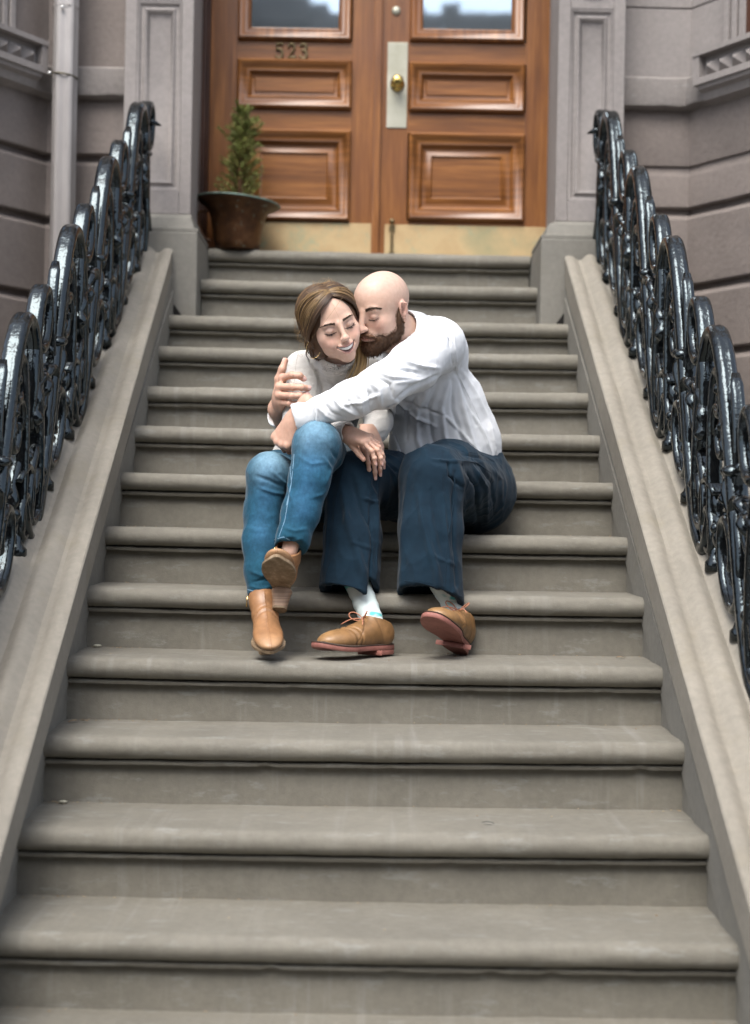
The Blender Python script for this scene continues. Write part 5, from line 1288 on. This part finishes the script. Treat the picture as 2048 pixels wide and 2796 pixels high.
for tp_ in (tw1, tw2):
    v, q = nail_mesh(tp_, .9, [0, 1, 2, 3]); mk('fingernails', v, q, M['nail'], woman, smooth=True)
PR = projector(T, wHV, wHQ); bv, bq = brows(T, WS, .0017, 420, .0006, PR, .0190, .0052); mk('eyebrows', bv, bq, M['brow'], woman)
eyelid_lashes(T, WS, .0075, PR, woman, .0014, .0175)
# teeth
V = []; n = 33
for i in range(n):
    x = -.0275+.055*i/(n-1); gp = .0006*abs(math.sin(math.pi*x/.0075)); zt = -.0570+.010*(x/.033)**2; zb = max(zt-.0120+.005*(x/.0275)**2+gp, -.0770+.028*(x/.033)**2)
    y = .0975-.0125*(x/.0275)**2*1.35-gp*.5
    V += [T(x, y-.002, zt+.001), T(x, y+.0012, (zt+zb)/2), T(x, y+.0004, zb), T(x, y-.003, zb)]
mk('teeth', V, [(i*4+j, i*4+j+1, (i+1)*4+j+1, (i+1)*4+j) for i in range(n-1) for j in range(3)], M['teeth'], woman, smooth=True)

# ---- hair
HC = np.array([0, -.016, .030]); HR = np.array([.086, .106, .092])
def shell(dv, off=0):   # direction in head space -> point on the hair shell
    dv = nz(dv); p = HC+dv/np.linalg.norm(dv/HR)*1.0+dv*off; b_ = sst(.15, -.55, dv[2])*(.014 if dv[0] < 0 else .004); return p+np.array([math.copysign(b_, dv[0]), 0, -b_*.4])
f = Field(wO-.19-np.array([0, 0, .06]), wO+.19, .0022); E = lambda c, r, k=.01, mode='u': f.ell(T(*c), np.array(r)*WS, wR, k*WS, mode)
E(tuple(HC), tuple(HR*np.array([.985, .985, .985]))); E((-.054, -.02, -.042), (.038, .052, .054), .03); E((0, -.07, -.045), (.055, .036, .055), .03); E((.052, -.025, -.035), (.028, .04, .045), .02)
# opened for the face
E((.006, .112, .0), (.062, .090, .096), .008, 's'); E((0, .075, -.085), (.066, .085, .055), .012, 's')
V, Q = f.mesh(2); L = ((V-wO)@wR)/WS; V = wrinkle(V, Q, .0006, 60, 3)
def haircol(Lz, lift=0):
    """natural roots to lighter ends"""
    t = sst(.05, -.16, Lz[:, 2])[:, None]; r_ = rng.random(len(Lz))[:, None]
    dark = np.array([.085, .044, .020]); mid = np.array([.21, .120, .050]); 
    c = dark*(1-t)+mid*t; return c*(.75+.5*r_)
cap_c = np.tile(np.array([.070, .036, .018]), (len(V), 1))
cap = mk('hair', V, Q, M['hair'], woman, smooth=True, col=cap_c)
paths = []; cols = []
def hpath(s0, s1, s2, off, n=18, ends=None):
    out = []
    for i in range(n):
        t = i/(n-1); a = nz(s0)*(1-t)**2+nz(s1)*2*t*(1-t)*1.0+nz(s2)*t*t; out.append(shell(a, off*math.sin(math.pi*min(1, t*1.15+.08))+.002))
    return out
NS = 1000
for i in range(NS):
    q = rng.random(); yy = .92-1.55*q; part = np.array([.16+.05*rng.normal()*.3, yy, 1.0-.25*abs(yy)])   # along the parting
    side = -1 if rng.random() < .64 else 1
    if side < 0:
        mid = np.array([-1.0, .62*(1-q)-.35*q+rng.normal()*.08, .42+rng.normal()*.08]); end = np.array([-.80+rng.normal()*.05, -.30-.5*q*rng.random()+rng.normal()*.06, -.75+rng.normal()*.12])
        front = q < .28
        if front: mid = np.array([-.90, 1.16-1.7*q+rng.normal()*.06, .26+rng.normal()*.06]); end = np.array([-.97, .10-.5*q+rng.normal()*.06, -.55+rng.normal()*.1])
    else:
        mid = np.array([.95, .55-.9*q+rng.normal()*.08, .50+rng.normal()*.08]); end = np.array([.75, -.35+rng.normal()*.1, -.6+rng.normal()*.1])
        if q < .28: mid = np.array([.84, 1.08-1.5*q, .36+rng.normal()*.05]); end = np.array([.98, .22-.5*q+rng.normal()*.07, -.35+rng.normal()*.1])
    off = .004+.008*rng.random()
    p = hpath(part, mid, end, off)
    paths.append([T(*a) for a in p])
    b = rng.random(); hl = 1.0
    base_ = np.array([.040, .020, .010])*(.5+1.0*rng.random())
    if b > .93: base_ = np.array([.22, .135, .058])*(.7+.5*rng.random())
    elif b > .70: base_ = np.array([.095, .052, .024])*(.7+.5*rng.random())
    cols.append(base_)
def addhair(name, paths, cols, r0, r1, tipc=None, tipm=.6, m=4):
    Vs = []; Qs = []; Cs = []; n0 = 0
    for p, c in zip(paths, cols):
        n = len(p); v, fq = tube(p, np.linspace(r0, r1, n)*(.7+.6*rng.random()), m, cap=False); v = np.array(v); tt = np.repeat(np.linspace(0, 1, n), m)[:, None]
        cc = np.tile(c, (len(v), 1)); 
        if tipc is not None: cc = cc*(1-tt*tipm)+np.array(tipc)*tt*tipm
        Vs.append(v); Qs.append(np.array(fq)+n0); Cs.append(cc); n0 += len(v)
    return mk(name, np.concatenate(Vs), np.concatenate(Qs), M['hair'], cap, smooth=True, col=np.concatenate(Cs))
addhair('strands', paths, cols, .0017, .0010, (.12, .068, .028), .45)
# the gathered length: behind her right ear down over the shoulder, and the lock below her chin
paths = []; cols = []
for i in range(90):
    a = T(-.080+rng.normal()*.006, -.02+rng.normal()*.018, -.035+rng.normal()*.012); j = rng.normal(size=3)*np.array([.010, .010, .006])
    pts = bez([a, a+np.array([.004, -.004, -.04])+j*.4, P(858, 955, 4.46)+j, P(880, 985, 4.52)+j*1.1, P(900, 1010, 4.56)+j], 14); paths.append(pts); cols.append(np.array([.07, .036, .018])*(.6+.8*rng.random()))
addhair('strands', paths, cols, .0020, .0012)
paths = []; cols = []
for i in range(150):
    j = rng.normal(size=3)*np.array([.009, .007, .004]); k_ = rng.normal()*.5
    a = T(.060, -.015, -.045)+j*.8
    pts = bez([a, P(1002+6*k_, 955, 4.47)+j*.8, P(992+9*k_, 1000, 4.445)+j*.9, P(972+10*k_, 1030, 4.43)+j*1.1, P(958+12*k_, 1062+8*rng.random(), 4.425)+j*.9], 18)
    paths.append(pts); b = rng.random(); cols.append((np.array([.20, .115, .045]) if b < .45 else np.array([.42, .275, .115]))*(.7+.5*rng.random()))
addhair('lock', paths, cols, .0017, .0007, (.55, .38, .17), .6)
# loose wisps
paths = []; cols = []
lp = [P(u, v, 4.43) for u, v in ((820, 935), (814, 960), (809, 985), (806, 1010), (804, 1035), (803, 1050))]; paths.append(bez(lp, 24)); 
lp = [P(u, v, 4.43) for u, v in ((812, 958), (815, 982), (831, 982), (833, 968), (822, 956), (812, 972), (809, 990))]; paths.append(bez(lp, 30))
for i in range(30):
    a = nz([rng.normal()*.6, rng.normal()*.5, .7+.5*rng.random()]); b = nz(a+rng.normal(size=3)*.5); paths.append([T(*shell(nz(a*(1-t)+b*t), .003+.020*math.sin(math.pi*t)*rng.random()+.010*t*rng.random())) for t in np.linspace(0, 1, 10)])
for i in range(26):
    a = np.array([-.95, -.1+rng.normal()*.3, -.1+rng.normal()*.4]); b = a+np.array([-.1, -.1, -.6]); paths.append([T(*shell(a*(1-t)+b*t, .004+.012*math.sin(math.pi*t)*(1+rng.random()))) for t in np.linspace(0, 1, 10)])
cols = [np.array([.26, .17, .085])*(.6+.7*rng.random()) for _ in paths]
addhair('wisps', paths, cols, .00045, .00022)
paths = []; cols = []
for i in range(34):
    q = rng.random(); part = np.array([.17, .90-.25*q, 1.0]); mid = np.array([-.86, 1.05-1.3*rng.random(), .30+rng.normal()*.06]); end = np.array([-.96, .02+rng.normal()*.12, -.45+rng.normal()*.1])
    if i % 3 == 0: mid = np.array([.80, 1.0-.8*q, .40]); end = np.array([.99, .15+rng.normal()*.08, -.25])
    paths.append([T(*a) for a in hpath(part, mid, end, .012+.004*rng.random())]); cols.append(np.array([.27, .17, .075])*(.5+.7*rng.random()))
addhair('front_strands', paths, cols, .0013, .0008)
# hoop earring
ec = T(-.0775, -.002, -.036)+np.array([-.010, -.01, .010]); V = []; ring_ = [ec+np.array([.021*math.sin(a)+.012, .004*math.cos(a), -.026+.0275*math.cos(a)]) for a in np.linspace(.25, 2*math.pi-.12, 44)]
V, Fq = tube(ring_, np.full(44, .0006), 6); mk('hoop_earring', V, Fq, M['gold'], woman, smooth=True)

# ---- sweater
lo = P(720, 1290, 4.3)-np.array([.06, .20, .08]); hi = P(1060, 930, 4.95)+np.array([.08, .02, .05])
f = Field(lo, hi, .0035)
f.chain([P(905, 1040, 4.58), K['chest'], P(882, 1140, 4.67), K['waist'], P(845, 1275, 4.80)], [.092, .108, .102, .112, .135], .03, sq=((0, 1, 0), .88))
for u in (875, 935): f.ell(P(u, 1098, 4.535), (.045, .042, .048), None, .04)
f.chain([K['shR'], P(905, 1000, 4.56), K['shL']], [.052, .058, .056], .04)
f.chain([K['shR'], P(822, 1090, 4.485), K['elR']], [.052, .0525, .046], .02)
f.chain([K['elR'], P(880, 1182, 4.37), P(928, 1181, 4.325)], [.045, .036, .0275], .02)
f.chain([K['shL'], P(1020, 1080, 4.575), K['elL'], P(1026, 1175, 4.48), P(1012, 1192, 4.435)], [.054, .050, .042, .036, .029], .02)
f.cone(P(918, 1180, 4.337), P(952, 1180, 4.303), .0300, .0320, .004)
dc = nz(P(952, 1180, 4.303)-P(918, 1180, 4.337)); f.cut(P(952, 1180, 4.303), dc, .05); f.cone(P(952, 1180, 4.303)-dc*.02, P(952, 1180, 4.303)+dc*.03, .0255, .0255, .002, 's')
f.cone(K['neck'], T(0, -.010, -.085), .056, .053, .012); nd = nz(T(0, -.010, -.085)-K['neck']); f.cut(K['neck']+nd*.092, nz(nd*.6+np.array([0, -.1, .8])), .07); f.cone(K['neck']+nd*.06, K['neck']+nd*.15, .049, .052, .002, 's')
V, Q = f.mesh(2)
lines = [([(845, 985), (868, 1020), (882, 1060), (880, 1110)], 5, -.008), ([(858, 975), (884, 1010), (902, 1050), (905, 1085)], 6, .005), ([(832, 975), (856, 1010), (866, 1050)], 6, .004),
    ([(800, 1085), (840, 1100), (872, 1098)], 5, .004), ([(802, 1098), (840, 1114), (872, 1110)], 5, -.004), ([(905, 1010), (925, 1060), (930, 1100)], 7, .003), ([(960, 985), (958, 1020), (948, 1050)], 6, -.004), ([(1000, 980), (985, 1000), (978, 1040)], 5, .004),
    ([(1000, 1135), (1030, 1145), (1050, 1140)], 5, .003), ([(1003, 1180), (1030, 1190), (1048, 1180)], 5, -.003), ([(745, 1240), (790, 1232), (830, 1245)], 6, .004), ([(887, 996), (912, 1006), (940, 1000)], 4, -.004)]
V = folds(V, Q, lines); V = ridged(V, Q, .0018, (14, 14, 10), 8); V = wrinkle(V, Q, .0008, 50, 8)
sw = mk('sweater', V, Q, M['knit'], woman, smooth=True)

# ---- jeans
lo = P(660, 1660, 4.1)-np.array([.05, .10, .03]); hi = P(960, 1140, 5.0)+np.array([.10, .02, .03])
f = Field(lo, hi, .0035)
f.chain([K['hipR'], K['hipL']], [.105, .105], .03); f.cone(K['pelv'], K['waist']-np.array([0, 0, .05]), .11, .10, .03)
f.chain([K['hipR'], P(760, 1305, 4.52), K['knR']], [.098, .080, .0635], .03)
f.chain([K['knR'], P(722, 1400, 4.30), P(716, 1480, 4.275), P(712, 1560, 4.245), P(712, 1640, 4.225)], [.063, .0585, .0575, .044, .0385], .02)
f.chain([K['hipL'], P(885, 1262, 4.50), K['knL']], [.100, .084, .068], .03)
f.chain([K['knL'], P(845, 1310, 4.205), P(822, 1400, 4.185), P(800, 1470, 4.165), P(784, 1520, 4.15)], [.066, .0575, .053, .046, .0425], .02)
for c, n_, r, u_ in ((P(713, 1628, 4.228), (-.02, -.30, -.95), .0395, P(712, 1560, 4.245)), (P(785, 1498, 4.157), (-.05, -.62, -.78), .0425, P(800, 1470, 4.165))):
    f.cut(c, n_, .08); d_ = nz(u_-c); f.cone(c+d_*.05, c-d_*.04, r*.70, r*.80, .002, 's')
V, Q = f.mesh(2)
lines = [([(700, 1300), (735, 1312), (775, 1330)], 6, -.004), ([(705, 1330), (745, 1345), (785, 1350)], 6, .004), ([(745, 1290), (790, 1330), (800, 1380)], 5, .004), ([(685, 1560), (715, 1572), (745, 1566)], 6, .004), ([(690, 1590), (720, 1582), (742, 1588)], 5, -.0035), ([(682, 1600), (710, 1608), (742, 1602)], 5, .003), ([(680, 1440), (700, 1450), (725, 1448)], 8, .002),
    ([(905, 1230), (925, 1262), (912, 1300)], 6, -.005), ([(880, 1245), (905, 1280), (890, 1320)], 6, .004), ([(820, 1250), (850, 1268), (885, 1262)], 7, .003), ([(765, 1470), (795, 1478), (825, 1470)], 5, .0035), ([(758, 1488), (790, 1494), (822, 1490)], 4, -.003), ([(775, 1440), (805, 1450), (835, 1444)], 6, .003), ([(900, 1330), (880, 1350), (850, 1360)], 6, .003)]
V = folds(V, Q, [(p, w*.75, h*1.3) for p, w, h in lines]); V = ridged(V, Q, .0024, (18, 18, 14), 9); V = wrinkle(V, Q, .0006, 60, 9)
c = np.tile(np.array([.009, .058, .096]), (len(V), 1)); 
def fade(c, p0, p1, r, col, amt):
    p0 = np.array(p0); p1 = np.array(p1); ba = p1-p0; t = np.clip(((V-p0)@ba)/(ba@ba), 0, 1); d = np.linalg.norm(V-p0-t[:, None]*ba, axis=1); m = (amt*np.exp(-(d/r)**2)*(.85+.3*vnoise(V, 30, 2)))[:, None]; m = np.clip(m, 0, 1); return c*(1-m)+np.array(col)*m
fr = lambda p, dy: np.array(p)+np.array([0, dy, .02])
c = fade(c, fr(K['knR'], -.06), fr(K['knR'], .02)+np.array([0, 0, .03]), .045, (.25, .40, .49), .85); c = fade(c, fr(K['knL'], -.06), fr(K['knL'], .02)+np.array([0, 0, .035]), .050, (.23, .38, .48), .8)
c = fade(c, K['knR']+np.array([0, -.06, 0]), P(716, 1480, 4.22), .040, (.04, .13, .24), .6); c = fade(c, K['knL']+np.array([0, -.06, 0]), P(818, 1400, 4.13), .040, (.036, .12, .23), .6)
c *= (1+.14*vnoise(V, 55, 1)+.10*vnoise(V*np.array([1, 1, .25]), 260, 4))[:, None]
jn = mk('jeans', V, Q, M['denim'], woman, smooth=True, col=np.clip(c, 0, 1)); JV, JQ = V, Q
for ln_ in ([(676, 1610), (700, 1616), (725, 1617), (748, 1612)], [(748, 1474), (775, 1466), (800, 1480), (822, 1502)], [(803, 1240), (798, 1300), (788, 1360), (778, 1420), (762, 1465)], [(792, 1275), (796, 1320), (782, 1380)]):
    s_ = strip(JV, JQ, ln_, .0014, .0003, .0009, 40)
    if s_: mk('seam', s_[0], s_[1], M['stitch'], jn, smooth=True)

# ---- ankle boots
def boot(heel, toe, nrm, L, W, ank, owner, label, zip_side=1, shaft_len=.10):
    d, n, s = shoe_frame(heel, toe, nrm); H = np.array(heel); G = lambda x, y, z: H+d*x+s*y+n*z; Rm = np.stack([d, s, n], 1)
    ank = np.array(ank); c = (G(L/2, 0, .05)+ank)/2; f = Field(c-.18, c+.18, .002)
    for x, w, h, z0 in ((.035, .028, .036, .045), (.070, .029, .036, .044), (.105, .031, .028, .034), (.140, .036, .023, .027), (.175, .035, .018, .022), (.205, .027, .0145, .019)):
        f.ell(G(x*L/.24, 0, z0), (.040, w*W/.085, h), Rm, .022)
    a0 = G(.045, 0, .055); f.chain([a0, a0*.4+ank*.6, ank], [.034, .035, .0365], .02)
    ad = nz(ank-a0); f.cut(ank-ad*.004, ad, .07); f.cone(ank-ad*.03, ank+ad*.03, .031, .0325, .002, 's'); f.cut(G(L/2, 0, .006), -n, .16)
    V, Q = f.mesh(1); loc = (V-H)@Rm; c = np.tile(np.array([.28, .14, .062]), (len(V), 1))
    c *= (1+.22*vnoise(V, 36, 3)+.12*vnoise(V, 120, 8))[:, None]; m = sst(.72, .98, loc[:, 0]/L)*.4; c = c*(1-m[:, None])+np.array([.50, .32, .18])*m[:, None]
    N = normals(V, Q); off = np.exp(-(loc[:, 1]/.0018)**2)*.0012*(loc[:, 0] > .02); cr = (loc[:, 0] > 0)*(-.0015*np.exp(-((loc[:, 0]-.075+ .3*(loc[:, 2]-.06))/.004)**2)+.0012*np.exp(-((loc[:, 0]-.083+.3*(loc[:, 2]-.06))/.004)**2)-.0012*np.exp(-((loc[:, 0]-.09+.3*(loc[:, 2]-.06))/.004)**2))
    V = V+N*(off+cr)[:, None]; m = np.exp(-((np.abs(loc[:, 1])-.0022)/.0010)**2)*.5*(loc[:, 0] > .02); c = c*(1-m[:, None])+np.array([.16, .075, .035])*m[:, None]
    up = mk('ankle_boot', V, Q, M['tan'], owner, smooth=True, col=np.clip(c, 0, 1)); up['label'] = label
    O = []
    for i in range(40):
        a = 2*math.pi*i/40; x = math.cos(a); y = math.sin(a); X = L*(.5+.5*x); t = X/L; w = W*(.30+.20*sst(.2, .7, t)-.22*sst(.80, 1.0, t)); O.append((X, abs(y)**.8*math.copysign(1, y)*w))
    V = []; no = len(O)
    for z, g_ in ((-.004, .0), (-.002, .0025), (.005, .003), (.0075, .001)):
        for x, y in O: V.append(G(x+(x/L-.5)*2*g_, y*(1+g_/(W*.5)), z+.004*max(0, x/L-.7)))
    Fq = [(i*no+j, i*no+(j+1) % no, (i+1)*no+(j+1) % no, (i+1)*no+j) for i in range(3) for j in range(no)]+[tuple(range(no-1, -1, -1)), tuple(3*no+j for j in range(no))]
    mk('sole', V, Fq, M['bootsole'], up, auto=40)
    V = []
    for z, k_, sh in ((-.0045, 1.0, 0), (-.030, .82, .003), (-.060, .70, .008)):
        for a in np.linspace(0, 2*math.pi, 24, endpoint=False):
            y = math.sin(a)*.0265*k_*W/.085; x = .034+sh*.4+math.cos(a)*.030*k_; x = min(x, .034+.026*k_); V.append(G(x, y, z))
    Fq = [(i*24+j, i*24+(j+1) % 24, (i+1)*24+(j+1) % 24, (i+1)*24+j) for i in range(2) for j in range(24)]+[tuple(range(23, -1, -1)), tuple(48+j for j in range(24))]
    hl = mk('heel', V, Fq, M['heel'], up, auto=40)
    V2 = [np.array(v) for v in V[48:]]; V3 = [v+n*-.006 for v in V2]; mk('heel_tip', V2+V3, [(j, (j+1) % 24, 24+(j+1) % 24, 24+j) for j in range(24)]+[tuple(24+j for j in range(24))], M['bootsole'], hl, auto=40)
    mb = MB(); z0 = a0+(ank-a0)*.35; z1 = ank-ad*.006; sd = s*zip_side*.0362+np.array([0, -.006, 0])
    mb.add(*tube([z0+sd*.98, (z0+z1)/2+sd*1.0, z1+sd*1.02], np.full(3, .0016), 6)); mb.build('zip', M['gold'], up, smooth=True)
    mb = MB(); mb.add(*tube([z1+sd*1.08, z1+sd*1.14-np.array([0, 0, .014]), z1+sd*1.14-np.array([0, 0, .030])], np.array([.0022, .0014, .0026]), 6)); mb.build('zip_pull', M['gold'], up, smooth=True)
    return up, G
# hanging boot, sole toward the street
hu = P(773, 1626, 4.215); tu = P(754, 1519, 4.02)
boot(hu, tu, (.06, .47, .88), .225, .096, P(789, 1492, 4.155), woman, 'tan heeled ankle boot lifted, its worn sole facing the street', -1)
hl_ = P(722, 1712, 4.235); tl_ = P(736, 1772, 4.055)
boot(hl_, tl_, (.0, -.38, .93), .225, .096, P(713, 1622, 4.228), woman, 'tan heeled ankle boot pointing down toward the step', -1)
# ring
rp = tw2; 
q = P(1049, 1246, 4.30)
# ================================================================ CAMERA, LIGHT
cam = bpy.data.cameras.new('camera'); co = bpy.data.objects.new('camera', cam); COL.objects.link(co)
cam.sensor_fit = 'VERTICAL'; cam.sensor_height = 56.0; cam.sensor_width = 41.5; cam.lens = F/2796*56.0
cam.clip_end = 300; cam.clip_start = .05
co.matrix_world = Matrix(((CA, -SA, 0, 0), (0, 0, -1, 0), (SA, CA, 0, 0), (0, 0, 0, 1)))
cam.dof.use_dof = True; cam.dof.focus_distance = 4.38; cam.dof.aperture_fstop = 2.9
scene.camera = co
w = bpy.data.worlds.new('World'); scene.world = w; w.use_nodes = True
nt = w.node_tree; bg = nt.nodes['Background']
sky = nt.nodes.new('ShaderNodeTexSky'); sky.sky_type = 'NISHITA'; sky.sun_disc = False
SE, SR = 58, 200
sky.sun_elevation = R(SE); sky.sun_rotation = R(SR); sky.air_density = 1.0; sky.dust_density = 3.0; sky.ozone_density = 1.0
hs_ = nt.nodes.new('ShaderNodeHueSaturation'); hs_.inputs['Saturation'].default_value = .55
nt.links.new(sky.outputs[0], hs_.inputs['Color']); nt.links.new(hs_.outputs[0], bg.inputs['Color'])
bg.inputs['Strength'].default_value = .15
sun = bpy.data.lights.new('sun', 'SUN'); so = bpy.data.objects.new('sun', sun); COL.objects.link(so)
sun.energy = 1.4; sun.angle = R(35); sun.color = (1, .97, .92)
# sun direction matching the sky: rotation measured clockwise from +Y
az = R(SR); el = R(SE)
d = Vector((math.sin(az)*math.cos(el), math.cos(az)*math.cos(el), math.sin(el)))
so.rotation_euler = d.to_track_quat('Z', 'Y').to_euler(); so.location = (0, -5, 12)
vs = scene.view_settings; vs.view_transform = 'Standard'; vs.look = 'None'; vs.exposure = 1.36; vs.gamma = 1.0
scene.cycles.max_bounces = 6
scene.render.film_transparent = False
